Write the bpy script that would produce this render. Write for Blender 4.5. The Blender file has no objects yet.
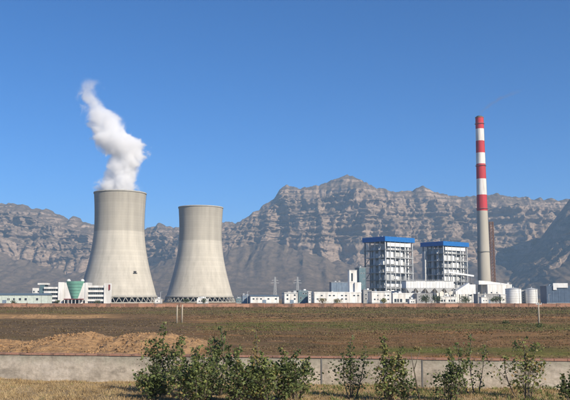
import bpy, math, random
import numpy as np
from mathutils import Vector, Matrix

R = math.radians
sc = bpy.context.scene
col = sc.collection

# ------------------------------------------------------------------ camera
CAM_Z = 5.0
F_PX = 800.0                       # focal length in photo pixels (570 wide)
PITCH = math.atan(98.0 / F_PX)     # horizon at photo row 298
cam_d = bpy.data.cameras.new('camera')
cam_d.sensor_width = 36.0
cam_d.lens = F_PX / 570.0 * 36.0
cam_d.clip_start = 0.1
cam_d.clip_end = 40000
cam = bpy.data.objects.new('camera', cam_d)
cam.location = (0, 0, CAM_Z)
cam.rotation_euler = (R(90) + PITCH, 0, 0)
col.objects.link(cam)
sc.camera = cam

# ------------------------------------------------------------------ sky + sun
SUN_AZ = R(42)      # to the right of straight behind the camera
SUN_EL = R(30)
sun_dir = Vector((math.sin(SUN_AZ) * math.cos(SUN_EL), -math.cos(SUN_AZ) * math.cos(SUN_EL), math.sin(SUN_EL)))
w = bpy.data.worlds.new('World')
sc.world = w
w.use_nodes = True
nt = w.node_tree
bg = nt.nodes['Background']
sky = nt.nodes.new('ShaderNodeTexSky')
sky.sky_type = 'NISHITA'
sky.sun_disc = False
sky.sun_elevation = SUN_EL
sky.sun_rotation = math.atan2(sun_dir.x, sun_dir.y)
sky.altitude = 1800
sky.air_density = 1.0
sky.dust_density = 0.0
sky.ozone_density = 10.0
hs = nt.nodes.new('ShaderNodeHueSaturation'); hs.inputs['Saturation'].default_value = 1.10
nt.links.new(sky.outputs[0], hs.inputs['Color']); nt.links.new(hs.outputs[0], bg.inputs[0])
bg.inputs[1].default_value = 0.096
sun_d = bpy.data.lights.new('sun', 'SUN')
sun_d.energy = 4.9
sun_d.angle = R(0.53)
sun_d.color = (1.0, 0.895, 0.74)
sun = bpy.data.objects.new('sun', sun_d)
sun.rotation_euler = (-sun_dir).to_track_quat('-Z', 'Y').to_euler()
sun.location = (0, 0, 300)
col.objects.link(sun)
sc.view_settings.view_transform = 'Standard'
sc.view_settings.look = 'None'
sc.view_settings.exposure = 0.4
sc.view_settings.gamma = 1.0
sc.view_settings.use_curve_mapping = False
sc.cycles.use_denoising = True
sc.cycles.max_bounces = 14
sc.cycles.diffuse_bounces = 2
sc.cycles.volume_bounces = 12
sc.cycles.transparent_max_bounces = 16

# ------------------------------------------------------------------ pixel helpers (photo pixels, 570x400)
CP, SP = math.cos(PITCH), math.sin(PITCH)
def at(px, py, Y):
    """point seen at photo pixel (px,py) lying at world depth Y"""
    xc = (px - 285.0) / F_PX
    yc = (200.0 - py) / F_PX
    fw = CP - yc * SP
    up = SP + yc * CP
    s = Y / fw
    return Vector((xc * s, Y, CAM_Z + up * s))
def gx(px, Y):
    return at(px, 303, Y).x
def gz(py, Y):
    return at(285, py, Y).z
def ground_y(py):
    yc = (200.0 - py) / F_PX
    return -CAM_Z * (CP - yc * SP) / (SP + yc * CP)

# ------------------------------------------------------------------ numpy gradient noise
_rs = np.random.RandomState(7)
_perm = np.concatenate([_rs.permutation(256)] * 3)
_ang = _rs.rand(256) * 2 * np.pi
_gx, _gy = np.cos(_ang), np.sin(_ang)
def noise(x, y):
    x = np.asarray(x, float); y = np.asarray(y, float)
    xi = np.floor(x).astype(int); yi = np.floor(y).astype(int)
    xf, yf = x - xi, y - yi
    xi &= 255; yi &= 255
    u = xf ** 3 * (xf * (xf * 6 - 15) + 10); v = yf ** 3 * (yf * (yf * 6 - 15) + 10)
    def g(ix, iy, dx, dy):
        h = _perm[_perm[ix & 255] + (iy & 255)]
        return _gx[h] * dx + _gy[h] * dy
    a = g(xi, yi, xf, yf); b = g(xi + 1, yi, xf - 1, yf)
    c = g(xi, yi + 1, xf, yf - 1); d = g(xi + 1, yi + 1, xf - 1, yf - 1)
    return 1.4 * ((a + u * (b - a)) * (1 - v) + (c + u * (d - c)) * v)
def fbm(x, y, o=4, gain=0.5):
    s = 0; a = 1.0; f = 1.0
    for k in range(o):
        s = s + a * noise(x * f + 17.3 * k, y * f + 5.7 * k); a *= gain; f *= 2.03
    return s
def ridged(x, y, o=4):
    s = 0; a = 1.0; f = 1.0
    for k in range(o):
        s = s + a * (1 - 2 * np.abs(noise(x * f + 31.1 * k, y * f + 9.2 * k))); a *= 0.5; f *= 2.1
    return s / 1.6
def sstep(a, b, x):
    t = np.clip((x - a) / (b - a), 0, 1)
    return t * t * (3 - 2 * t)

# ------------------------------------------------------------------ materials
MATS = {}
def mat(name, c1, c2=None, scale=1.0, rough=0.85, bump=0.0, detail=5.0, metal=0.0, stretch=(1, 1, 1), c3=None, coords='Object', contrast=(0.35, 0.65)):
    m = bpy.data.materials.new(name); m.use_nodes = True
    t = m.node_tree; b = t.nodes['Principled BSDF']
    b.inputs['Roughness'].default_value = rough
    b.inputs['Metallic'].default_value = metal
    b.inputs['Specular IOR Level'].default_value = 0.3
    if c2 is None:
        c2 = tuple(v * 0.8 for v in c1)
    tc = t.nodes.new('ShaderNodeTexCoord'); mp = t.nodes.new('ShaderNodeMapping')
    mp.inputs['Scale'].default_value = stretch
    n = t.nodes.new('ShaderNodeTexNoise'); n.inputs['Scale'].default_value = scale; n.inputs['Detail'].default_value = detail
    cr = t.nodes.new('ShaderNodeValToRGB')
    cr.color_ramp.elements[0].position = contrast[0]; cr.color_ramp.elements[1].position = contrast[1]
    cr.color_ramp.elements[0].color = (*c1, 1); cr.color_ramp.elements[1].color = (*c2, 1)
    if c3:
        e = cr.color_ramp.elements.new((contrast[0] + contrast[1]) / 2); e.color = (*c3, 1)
    t.links.new(tc.outputs[coords], mp.inputs[0]); t.links.new(mp.outputs[0], n.inputs['Vector'])
    t.links.new(n.outputs['Fac'], cr.inputs[0]); t.links.new(cr.outputs[0], b.inputs['Base Color'])
    if bump:
        bp = t.nodes.new('ShaderNodeBump'); bp.inputs['Strength'].default_value = bump; bp.inputs['Distance'].default_value = 0.1
        t.links.new(n.outputs['Fac'], bp.inputs['Height']); t.links.new(bp.outputs[0], b.inputs['Normal'])
    MATS[name] = m
    return m

mat('white_wall', (0.80, 0.79, 0.75), (0.50, 0.475, 0.43), 0.30, stretch=(1, 1, 0.25), detail=9, contrast=(0.4, 0.8))
mat('white_metal', (0.80, 0.80, 0.78), (0.66, 0.66, 0.63), 0.5, rough=0.6, stretch=(1, 1, 0.3))
mat('grey_wall', (0.38, 0.375, 0.36), (0.27, 0.27, 0.265), 0.4)
mat('blue_grey_cladding', (0.20, 0.26, 0.33), (0.15, 0.20, 0.26), 0.4, rough=0.6)
mat('hazy_shade_blue', (0.11, 0.16, 0.23), (0.085, 0.125, 0.185), 0.3, rough=0.6)  # haze and shade put into the colour of the right-edge shed
mat('teal_cladding', (0.13, 0.20, 0.22), (0.09, 0.15, 0.17), 0.4, rough=0.5)
mat('blue_roof', (0.02, 0.17, 0.47), (0.016, 0.135, 0.40), 0.6, rough=0.45)
mat('green_wall', (0.60, 0.66, 0.58), (0.48, 0.54, 0.48), 0.5)
mat('slate_roof', (0.13, 0.18, 0.22), (0.10, 0.14, 0.18), 0.5, rough=0.7)
mat('steel_grey', (0.27, 0.28, 0.28), (0.19, 0.20, 0.205), 0.8, rough=0.6)
mat('steel_dark', (0.10, 0.11, 0.12), (0.07, 0.075, 0.08), 0.8, rough=0.6)
mat('steel_pale', (0.52, 0.53, 0.52), (0.40, 0.41, 0.41), 0.8, rough=0.6)
mat('steel_brown', (0.27, 0.15, 0.10), (0.19, 0.11, 0.075), 0.8, rough=0.8)
mat('glass_dark', (0.03, 0.045, 0.055), (0.05, 0.06, 0.07), 0.2, rough=0.12)
mat('glass_green', (0.12, 0.29, 0.22), (0.18, 0.38, 0.30), 0.25, rough=0.15)
mat('red_paint', (0.52, 0.04, 0.05), (0.36, 0.045, 0.05), 0.35, rough=0.7, stretch=(1, 1, 0.15), detail=8, contrast=(0.42, 0.75))
mat('white_paint', (0.78, 0.75, 0.70), (0.50, 0.46, 0.42), 0.35, rough=0.7, stretch=(1, 1, 0.15), detail=8, contrast=(0.42, 0.75))
mat('chimney_concrete', (0.45, 0.415, 0.345), (0.38, 0.35, 0.29), 0.12, stretch=(1, 1, 0.2))
mat('dark_red', (0.22, 0.05, 0.05), (0.14, 0.04, 0.04), 0.5)
mat('wood_post', (0.42, 0.36, 0.27), (0.30, 0.26, 0.20), 2.0, stretch=(1, 1, 0.2))
mat('bark', (0.16, 0.13, 0.10), (0.10, 0.085, 0.065), 6.0, bump=0.3)
mat('brick_coping', (0.32, 0.165, 0.115), (0.20, 0.12, 0.09), 1.9, c3=(0.36, 0.20, 0.14), bump=0.4)
mat('perimeter_brick', (0.33, 0.17, 0.11), (0.20, 0.12, 0.085), 0.10, c3=(0.40, 0.215, 0.14), coords='Object')
_m = MATS['perimeter_brick']; _t = _m.node_tree; _oi = _t.nodes.new('ShaderNodeObjectInfo'); _hs = _t.nodes.new('ShaderNodeHueSaturation'); _mr = _t.nodes.new('ShaderNodeMapRange')
_mr.inputs[3].default_value = 0.62; _mr.inputs[4].default_value = 1.2
_t.links.new(_oi.outputs['Random'], _mr.inputs[0]); _t.links.new(_mr.outputs[0], _hs.inputs['Value'])
_b = _t.nodes['Principled BSDF']; _src = _b.inputs['Base Color'].links[0].from_socket; _t.links.new(_src, _hs.inputs['Color']); _t.links.new(_hs.outputs[0], _b.inputs['Base Color'])
_n = _t.nodes['Noise Texture']; _g = _t.nodes.new('ShaderNodeNewGeometry'); _t.links.new(_g.outputs['Position'], _n.inputs['Vector']); _n.inputs['Scale'].default_value = 0.35; _n.inputs['Detail'].default_value = 8
mat('concrete_dark', (0.20, 0.195, 0.18), (0.14, 0.135, 0.125), 1.0)
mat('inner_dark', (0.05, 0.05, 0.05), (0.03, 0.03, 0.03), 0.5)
mat('concrete_leg', (0.42, 0.40, 0.35), (0.33, 0.32, 0.28), 0.5)
mat('earth', (0.24, 0.14, 0.065), (0.32, 0.195, 0.095), 0.9, c3=(0.335, 0.203, 0.098), bump=1.0, coords='Object', detail=12)
MATS['earth'].node_tree.nodes['Bump'].inputs['Distance'].default_value = 0.5

# ------------------------------------------------------------------ mesh builder
class MB:
    def __init__(s): s.v = []; s.f = []
    def box(s, a, b, M=None):
        x0, y0, z0 = a; x1, y1, z1 = b
        p = [(x0, y0, z0), (x1, y0, z0), (x1, y1, z0), (x0, y1, z0), (x0, y0, z1), (x1, y0, z1), (x1, y1, z1), (x0, y1, z1)]
        if M: p = [tuple(M @ Vector(q)) for q in p]
        n = len(s.v); s.v += p
        s.f += [tuple(n + i for i in q) for q in ((0, 3, 2, 1), (4, 5, 6, 7), (0, 1, 5, 4), (1, 2, 6, 5), (2, 3, 7, 6), (3, 0, 4, 7))]
        return s
    def hexa(s, p):
        n = len(s.v); s.v += [tuple(q) for q in p]
        s.f += [tuple(n + i for i in q) for q in ((0, 3, 2, 1), (4, 5, 6, 7), (0, 1, 5, 4), (1, 2, 6, 5), (2, 3, 7, 6), (3, 0, 4, 7))]
        return s
    def tube(s, pts, rad, n=8, cap=True):
        pts = [Vector(p) for p in pts]
        if not isinstance(rad, (list, tuple)): rad = [rad] * len(pts)
        base = len(s.v)
        for i, p in enumerate(pts):
            d = (pts[min(i + 1, len(pts) - 1)] - pts[max(i - 1, 0)]).normalized()
            a = d.orthogonal() if abs(d.z) < 0.95 else Vector((1, 0, 0)) - d * d.x
            a.normalize(); b = d.cross(a)
            for k in range(n):
                q = p + (a * math.cos(2 * math.pi * k / n) + b * math.sin(2 * math.pi * k / n)) * rad[i]
                s.v.append(tuple(q))
        for i in range(len(pts) - 1):
            for k in range(n):
                k2 = (k + 1) % n
                s.f.append((base + i * n + k, base + i * n + k2, base + (i + 1) * n + k2, base + (i + 1) * n + k))
        if cap:
            s.f.append(tuple(base + k for k in range(n))[::-1])
            s.f.append(tuple(base + (len(pts) - 1) * n + k for k in range(n)))
        return s
    def bar(s, a, b, t=0.3):
        return s.tube([a, b], t * 0.707, 4)
    def lathe(s, prof, n=48, closed=False):
        base = len(s.v)
        for r, z in prof:
            for k in range(n):
                t = 2 * math.pi * k / n
                s.v.append((r * math.cos(t), r * math.sin(t), z))
        m = len(prof)
        for i in range(m if closed else m - 1):
            j = (i + 1) % m
            for k in range(n):
                k2 = (k + 1) % n
                s.f.append((base + i * n + k, base + i * n + k2, base + j * n + k2, base + j * n + k))
        return s
    def build(s, name, m, parent=None, smooth=False, loc=(0, 0, 0)):
        me = bpy.data.meshes.new(name)
        me.from_pydata(s.v, [], s.f); me.update()
        if smooth:
            me.polygons.foreach_set('use_smooth', [True] * len(me.polygons))
        me.materials.append(MATS[m] if isinstance(m, str) else m)
        return link(name, me, parent, loc)
def link(name, me, parent=None, loc=(0, 0, 0), rot=None):
    o = bpy.data.objects.new(name, me); col.objects.link(o)
    o.location = loc
    if rot: o.rotation_euler = rot
    if parent: o.parent = parent
    return o
def tag(o, label=None, cat=None, group=None, kind=None):
    if label: o['label'] = label
    if cat: o['category'] = cat
    if group: o['group'] = group
    if kind: o['kind'] = kind
    return o
def thing(name, label, cat, loc=(0, 0, 0), rz=0.0, group=None):
    o = bpy.data.objects.new(name, None); col.objects.link(o)
    o.empty_display_size = 1
    o.location = loc; o.rotation_euler = (0, 0, rz)
    return tag(o, label, cat, group)
def grid_mesh(name, X, Y, Z, m, smooth=True):
    ny, nx = X.shape
    v = np.stack([X, Y, Z], -1).reshape(-1, 3)
    i = np.arange(ny * nx).reshape(ny, nx)
    f = np.stack([i[:-1, :-1], i[:-1, 1:], i[1:, 1:], i[1:, :-1]], -1).reshape(-1, 4)
    me = bpy.data.meshes.new(name)
    me.vertices.add(len(v)); me.vertices.foreach_set('co', v.ravel())
    me.loops.add(f.size); me.loops.foreach_set('vertex_index', f.ravel())
    me.polygons.add(len(f)); me.polygons.foreach_set('loop_start', np.arange(len(f)) * 4)
    me.polygons.foreach_set('loop_total', np.full(len(f), 4))
    me.update(calc_edges=True)
    if smooth: me.polygons.foreach_set('use_smooth', np.ones(len(f), bool))
    me.materials.append(m)
    return link(name, me)
def tri_soup(name, V, nper, m, tint=None, parent=None, attr=None):
    """V: (k*nper,3) vertices, each run of nper verts is one polygon; tint one float per polygon"""
    V = np.asarray(V, np.float32); n = len(V) // nper
    me = bpy.data.meshes.new(name)
    me.vertices.add(len(V)); me.vertices.foreach_set('co', V.ravel())
    me.loops.add(len(V)); me.loops.foreach_set('vertex_index', np.arange(len(V)))
    me.polygons.add(n); me.polygons.foreach_set('loop_start', np.arange(n) * nper)
    me.polygons.foreach_set('loop_total', np.full(n, nper))
    me.update(calc_edges=True)
    if tint is not None:
        a = me.attributes.new('tint', 'FLOAT', 'FACE'); a.data.foreach_set('value', np.asarray(tint, np.float32))
    me.materials.append(m)
    return link(name, me, parent)

def leaf_mat(name, stops, transl=0.3):
    m = bpy.data.materials.new(name); m.use_nodes = True
    t = m.node_tree; b = t.nodes['Principled BSDF']; out = t.nodes['Material Output']
    at_ = t.nodes.new('ShaderNodeAttribute'); at_.attribute_name = 'tint'
    cr = t.nodes.new('ShaderNodeValToRGB')
    els = cr.color_ramp.elements
    for k, (p, c) in enumerate(stops):
        e = els[k] if k < 2 else els.new(p)
        e.position = p; e.color = (*c, 1)
    t.links.new(at_.outputs['Fac'], cr.inputs[0])
    t.links.new(cr.outputs[0], b.inputs['Base Color'])
    b.inputs['Roughness'].default_value = 0.55
    b.inputs['Specular IOR Level'].default_value = 0.25
    if transl:
        tr = t.nodes.new('ShaderNodeBsdfTranslucent'); mx = t.nodes.new('ShaderNodeMixShader')
        mx.inputs[0].default_value = transl
        t.links.new(cr.outputs[0], tr.inputs[0]); t.links.new(b.outputs[0], mx.inputs[1]); t.links.new(tr.outputs[0], mx.inputs[2])
        t.links.new(mx.outputs[0], out.inputs['Surface'])
    MATS[name] = m
    return m

# ================================================================== GROUND
def mk_axis(segs):
    out = []
    for a, b, st in segs:
        out += list(np.arange(a, b, st))
    return out
xs_pos = mk_axis([(0, 45, 0.5), (45, 165, 1.5)]) + list(np.geomspace(165, 9000, 36))
xs = np.array(sorted(set([-x for x in xs_pos] + xs_pos)))
ys = np.array(mk_axis([(-200, 0, 20), (0, 34, 1.5), (34, 76, 0.4), (76, 200, 1.2), (200, 430, 4), (430, 1000, 19)]) + list(np.geomspace(1000, 9000, 24)))
GX, GY = np.meshgrid(xs, ys)
def ground_h(x, y):
    bank = 3.35 * (1 - sstep(6, 22, y))
    near = 0.10 * fbm(x / 3.0, y / 3.0, 3) * (1 - sstep(45, 60, y)) * sstep(20, 30, y)
    field = 0.16 * fbm(x / 9.0, y / 7.0, 4) * sstep(50, 60, y) * (1 - sstep(350, 420, y))
    return bank + near + field
GZ = ground_h(GX, GY)

def mixc(a, b, t):
    return a + (b - a) * t[..., None]
def band(y, a, b, soft):
    return sstep(a - soft, a + soft, y) * (1 - sstep(b - soft, b + soft, y))
def ground_colour(x, y):
    C = lambda r, g, b: np.array([r, g, b])
    wy = y * (1 + 0.05 * fbm(x / 25.0 + 3, np.log(np.maximum(y, 1)) * 6, 3))
    n1 = fbm(x / 7.0, y / 9.0, 4); n2 = fbm(x / 30.0 + 9, y / 40.0, 3)
    dirt = C(0.165, 0.115, 0.08) * np.ones(x.shape + (1,))
    c = dirt
    px = 285 + x / np.maximum(y, 1) * 806
    left = 1 - sstep(150, 230, px + 30 * n2)
    # reddish brown field
    c = mixc(c, C(0.20, 0.13, 0.085), band(wy, 78, 125, 8) * (1 - left))
    # grey brown ploughed ground on the left
    c = mixc(c, C(0.125, 0.098, 0.078), band(wy, 92, 200, 10) * left)
    c = mixc(c, C(0.13, 0.095, 0.07), band(wy, 76, 125, 8) * band(px, 215, 330, 25))
    # green strips
    c = mixc(c, C(0.115, 0.12, 0.05), band(wy, 128, 165, 7) * (1 - left) * np.clip(0.45 + 0.8 * n1, 0, 0.9))
    c = mixc(c, C(0.10, 0.13, 0.04), band(wy, 72.5, 78, 1.5) * sstep(320, 380, px) * np.clip(0.6 + 0.8 * n1, 0, 0.85))
    c = mixc(c, C(0.10, 0.11, 0.045), band(wy, 255, 330, 18) * np.clip(0.4 + 0.8 * n1, 0, 1))
    # tan streaks of bare earth
    c = mixc(c, C(0.40, 0.27, 0.16), band(wy, 192, 246, 12) * (1 - sstep(100, 140, px + 25 * n2)) * np.clip(0.75 + 0.8 * n1, 0, 1))
    c = mixc(c, C(0.30, 0.19, 0.115), band(wy, 176, 215, 10) * sstep(150, 200, px) * np.clip(0.5 + 0.9 * n2 + .5 * n1, 0, 1))
    c = mixc(c, C(0.17, 0.13, 0.085), band(wy, 330, 390, 12))
    # orange earth round the heap
    c = mixc(c, C(0.42, 0.26, 0.13), band(wy, 56, 92, 5) * (1 - sstep(185, 215, px + 10 * n1)))
    c = mixc(c, C(0.32, 0.18, 0.105), band(wy, 52, 70, 2) * sstep(185, 215, px))
    # streaks left by the old field strips
    row = 4000.0 / np.maximum(wy, 10)
    st = fbm(x / 45.0 + 2, row * 0.55, 4); st2 = fbm(x / 90.0 + 7, row * 1.1 + 4, 3)
    far = sstep(60, 75, y) * (1 - sstep(360, 395, y))
    c = mixc(c, C(0.30, 0.175, 0.10), far * np.clip(st - 0.25, 0, 1) * 1.3 * (0.35 + 0.65 * (1 - left)))
    c = mixc(c, C(0.115, 0.125, 0.05), far * np.clip(-st - 0.25, 0, 1) * 1.2 * (0.25 + 0.75 * (1 - left)))
    c = mixc(c, C(0.30, 0.235, 0.15), far * np.clip(st2 - 0.5, 0, 1) * 1.2)
    # plant yard and plain beyond
    c = mixc(c, C(0.20, 0.16, 0.12), sstep(395, 415, wy))
    # dry grass this side of the wall
    c = mixc(c, C(0.36, 0.265, 0.15), 1 - sstep(49, 50.5, y))
    c = c * (1 + 0.22 * n1 + 0.15 * n2)[..., None] * np.where((y > 50)[..., None], np.array([1.10, 0.96, 0.66]), 1.0)
    return np.clip(c, 0.02, 0.6)
GC = ground_colour(GX, GY)
gm = bpy.data.materials.new('ground'); gm.use_nodes = True
t = gm.node_tree; b = t.nodes['Principled BSDF']; b.inputs['Roughness'].default_value = 0.95; b.inputs['Specular IOR Level'].default_value = 0.1
a_ = t.nodes.new('ShaderNodeAttribute'); a_.attribute_name = 'soil'
tc = t.nodes.new('ShaderNodeTexCoord')
n_ = t.nodes.new('ShaderNodeTexNoise'); n_.inputs['Scale'].default_value = 0.9; n_.inputs['Detail'].default_value = 10; n_.inputs['Roughness'].default_value = 0.7
mr = t.nodes.new('ShaderNodeMapRange'); mr.inputs[1].default_value = 0.3; mr.inputs[2].default_value = 0.7; mr.inputs[3].default_value = 0.62; mr.inputs[4].default_value = 1.4
mx = t.nodes.new('ShaderNodeVectorMath'); mx.operation = 'SCALE'
bp = t.nodes.new('ShaderNodeBump'); bp.inputs['Strength'].default_value = 0.8; bp.inputs['Distance'].default_value = 0.25
t.links.new(tc.outputs['Object'], n_.inputs['Vector']); t.links.new(n_.outputs['Fac'], mr.inputs[0])
t.links.new(a_.outputs['Color'], mx.inputs[0]); t.links.new(mr.outputs[0], mx.inputs['Scale'])
t.links.new(mx.outputs[0], b.inputs['Base Color']); t.links.new(n_.outputs['Fac'], bp.inputs['Height']); t.links.new(bp.outputs[0], b.inputs['Normal'])
MATS['ground'] = gm
ground = grid_mesh('ground', GX, GY, GZ, gm)
ca = ground.data.attributes.new('soil', 'FLOAT_COLOR', 'POINT')
ca.data.foreach_set('color', np.concatenate([GC, np.ones(GC.shape[:2] + (1,))], -1).ravel().astype(np.float32))
tag(ground, 'brown and green field reaching from the dry grass to the plant', kind='structure')

# ================================================================== MOUNTAINS
mm = bpy.data.materials.new('mountain'); mm.use_nodes = True
t = mm.node_tree; b = t.nodes['Principled BSDF']; b.inputs['Roughness'].default_value = 0.95; b.inputs['Specular IOR Level'].default_value = 0.05
geo = t.nodes.new('ShaderNodeNewGeometry'); tc = t.nodes.new('ShaderNodeTexCoord')
cl = t.nodes.new('ShaderNodeAttribute'); cl.attribute_name = 'cliff'
def nz(scale, detail, stretch, rough=0.6):
    mp = t.nodes.new('ShaderNodeMapping'); mp.inputs['Scale'].default_value = stretch
    n = t.nodes.new('ShaderNodeTexNoise'); n.inputs['Scale'].default_value = scale; n.inputs['Detail'].default_value = detail; n.inputs['Roughness'].default_value = rough
    t.links.new(tc.outputs['Object'], mp.inputs[0]); t.links.new(mp.outputs[0], n.inputs['Vector'])
    return n
def ramp(src, stops):
    cr = t.nodes.new('ShaderNodeValToRGB'); els = cr.color_ramp.elements
    for k, (p, c) in enumerate(stops):
        e = els[k] if k < 2 else els.new(p)
        e.position = p; e.color = (*c, 1)
    t.links.new(src, cr.inputs[0]); return cr
strata = nz(0.014, 7, (0.3, 0.3, 3.2), 0.65)
patch = nz(0.022, 8, (1, 1, 1.8), 0.7)
fine = nz(0.09, 8, (1, 1, 1), 0.75)
rock = ramp(strata.outputs['Fac'], [(0.30, (0.20, 0.155, 0.12)), (0.72, (0.46, 0.35, 0.265)), (0.5, (0.33, 0.25, 0.19))])
scrub = ramp(patch.outputs['Fac'], [(0.35, (0.095, 0.074, 0.05)), (0.65, (0.21, 0.155, 0.108))])
# scrub/rock balance: normal slope + cliff attribute + noise
sep = t.nodes.new('ShaderNodeSeparateXYZ'); t.links.new(geo.outputs['Normal'], sep.inputs[0])
def math_(op, a, b=None, clamp=False):
    n = t.nodes.new('ShaderNodeMath'); n.operation = op; n.use_clamp = clamp
    for i, v in enumerate((a, b)):
        if v is None: continue
        if isinstance(v, (int, float)): n.inputs[i].default_value = v
        else: t.links.new(v, n.inputs[i])
    return n.outputs[0]
steep = math_('SUBTRACT', 1.0, sep.outputs['Z'])
v_ = math_('ADD', math_('MULTIPLY', steep, 1.1), math_('MULTIPLY', fine.outputs['Fac'], 0.9))
v_ = math_('ADD', v_, math_('MULTIPLY', patch.outputs['Fac'], 0.7))
v_ = math_('SUBTRACT', v_, 1.10)
v_ = math_('MULTIPLY', v_, 2.4, True)
v_ = math_('MULTIPLY', v_, cl.outputs['Fac'], True)
mix = t.nodes.new('ShaderNodeMix'); mix.data_type = 'RGBA'
t.links.new(v_, mix.inputs['Factor']); t.links.new(scrub.outputs[0], mix.inputs[6]); t.links.new(rock.outputs[0], mix.inputs[7])
mr = t.nodes.new('ShaderNodeMapRange'); mr.inputs[1].default_value = 0.3; mr.inputs[2].default_value = 0.7; mr.inputs[3].default_value = 0.75; mr.inputs[4].default_value = 1.25
t.links.new(fine.outputs['Fac'], mr.inputs[0])
mx = t.nodes.new('ShaderNodeVectorMath'); mx.operation = 'SCALE'
t.links.new(mix.outputs[2], mx.inputs[0]); t.links.new(mr.outputs[0], mx.inputs['Scale']); t.links.new(mx.outputs[0], b.inputs['Base Color'])
bp = t.nodes.new('ShaderNodeBump'); bp.inputs['Strength'].default_value = 0.6; bp.inputs['Distance'].default_value = 12
t.links.new(fine.outputs['Fac'], bp.inputs['Height']); t.links.new(bp.outputs[0], b.inputs['Normal'])
MATS['mountain'] = mm

def mountain(name, prof, foot, y0, y1, y2, xr, nu, nv, seed, spur=270, gully=85):
    """surface of a range: prof/foot = (photo px, photo row) of crest and of the foot of the cliffs"""
    x = np.linspace(xr[0], xr[1], nu)
    cpx, cpy = zip(*prof)
    fpx, fpy = zip(*foot)
    X_crest = np.array([at(a, b_, y2).x for a, b_ in prof]); Z_crest = np.array([at(a, b_, y2).z for a, b_ in prof])
    X_foot = np.array([at(a, b_, y1).x for a, b_ in foot]); Z_foot = np.array([at(a, b_, y1).z for a, b_ in foot])
    crest = np.interp(x, X_crest, Z_crest) + 13 * fbm(x / 55 + seed, x * 0 + 2, 5, 0.55)
    ft = np.interp(x, X_foot, Z_foot) + 14 * fbm(x / 150 + seed, x * 0 + 5, 4)
    ft = np.minimum(ft, crest * 0.8)
    v = np.linspace(0, 1, nv)
    V, X = np.meshgrid(v, x, indexing='ij')
    CR = crest[None, :]; FT = ft[None, :]
    a, c = 0.26, 0.90
    # three spans: foothill apron, cliffs, back slope
    s1 = np.clip(V / a, 0, 1); s2 = np.clip((V - a) / (c - a), 0, 1); s3 = np.clip((V - c) / (1 - c), 0, 1)
    # terraces: height rises fast in bands, depth moves between them
    wob = 0.05 * fbm(X / 260 + seed, V * 3, 3)
    tt = np.clip(s2 + wob * s2 * (1 - s2) * 4, 0, 1)
    K = 4.0
    q = tt * K; qi = np.floor(np.minimum(q, K - 1e-6)); qf = q - qi
    hstep = (qi + sstep(0.12, 0.80, qf)) / K
    dstep = (qi + np.where(qf < 0.12, qf * 2.6, np.where(qf < 0.80, 0.312 + (qf - 0.12) * 0.35, 0.55 + (qf - 0.80) * 2.25))) / K
    Z = s1 ** 1.35 * FT + (CR - FT) * hstep
    Yd = y0 + (y1 - y0) * s1 + (y2 - y1) * dstep
    Z = np.where(s3 > 0, CR * (1 - s3) ** 1.2, Z)
    Yd = Yd + 1600 * s3
    amp = sstep(0.02, 0.25, V) * (1 - 0.75 * sstep(0.70, 0.90, V))
    Z0 = Z.copy()
    wpx_ = 0.35 * fbm(X / 260 + 2, Z0 / 260, 3)
    cliffy = sstep(a - 0.02, a + 0.12, V)
    Yd = Yd - amp * spur * ridged(X / 620 + seed, Z0 / 1500 + 3, 3)
    Yd = Yd - amp * gully * ridged(X / 190 + seed * 2 + wpx_, Z0 / 800, 5)
    Yd = Yd - amp * (0.4 + 0.6 * cliffy) * (16 * ridged(X / 52 + wpx_ * 3, Z0 / 260, 5) + 11 * fbm(X / 15, Z0 / 13, 3, 0.65))
    Yd = Yd - amp * 18 * np.tanh(3.0 * fbm(X / 900 + 5, Z0 / 21, 3)) * cliffy
    # gullies cut into the apron
    Z = Z - 22 * np.clip(ridged(X / 210 + seed, V * 1.5, 3), 0, 1) * s1 * (1 - sstep(a, a + 0.15, V)) * (s1 > 0.05)
    Z = Z + 5.0 * np.sin(s1 * 40 + 3 * fbm(X / 300, V * 2, 2)) * (s1 < 1) * sstep(0.1, 0.3, s1) * 0.6
    Xd = X + 12 * fbm(X / 70 + 4, Z0 / 70, 3) * amp
    Z = Z + 6 * fbm(X / 40, Yd / 40, 3) * amp - 3 * (1 - s1)
    o = grid_mesh(name, Xd, Yd, Z, mm, smooth=False)
    at_ = o.data.attributes.new('cliff', 'FLOAT', 'POINT')
    face = sstep(0.02, 0.2, qf) * (1 - sstep(0.72, 0.9, qf)) * (s2 > 0)
    at_.data.foreach_set('value', ((0.10 + 0.90 * sstep(a - 0.05, a + 0.05, V + 0.04 * fbm(X / 90, V * 8, 3))) * np.clip(0.38 + 0.62 * face + 0.25 * fbm(X / 130, Z0 / 60, 3), 0.05, 1)).ravel().astype(np.float32))
    return tag(o, kind='structure')
crest_px = [(-260, 196), (-180, 203), (-120, 210), (-60, 200), (0, 205), (20, 206), (40, 211), (58, 213), (66, 219), (74, 222), (79, 219), (83, 219), (88, 224), (115, 231), (145, 233),
            (155, 228), (163, 225), (172, 229), (195, 232), (222, 225), (230, 222), (237, 226), (245, 220), (258, 212), (270, 203), (280, 193), (286, 188), (292, 188), (300, 193), (305, 191),
            (312, 189), (325, 186), (336, 182), (345, 179), (352, 181), (362, 187), (380, 193), (395, 196), (408, 193), (419, 190), (428, 194), (445, 198), (460, 199), (490, 198), (505, 199),
            (520, 201), (550, 203), (575, 200), (620, 206), (700, 198), (780, 206), (850, 212)]
foot_px = [(-260, 250), (-100, 246), (0, 250), (40, 262), (80, 272), (120, 270), (170, 262), (222, 250), (270, 241), (300, 252), (330, 262), (380, 266), (440, 262), (500, 266), (560, 262), (700, 258), (850, 262)]
m1 = mountain('mountain_range', crest_px, foot_px, 3000, 4150, 4850, (-2900, 2900), 1060, 250, 1.7)
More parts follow.
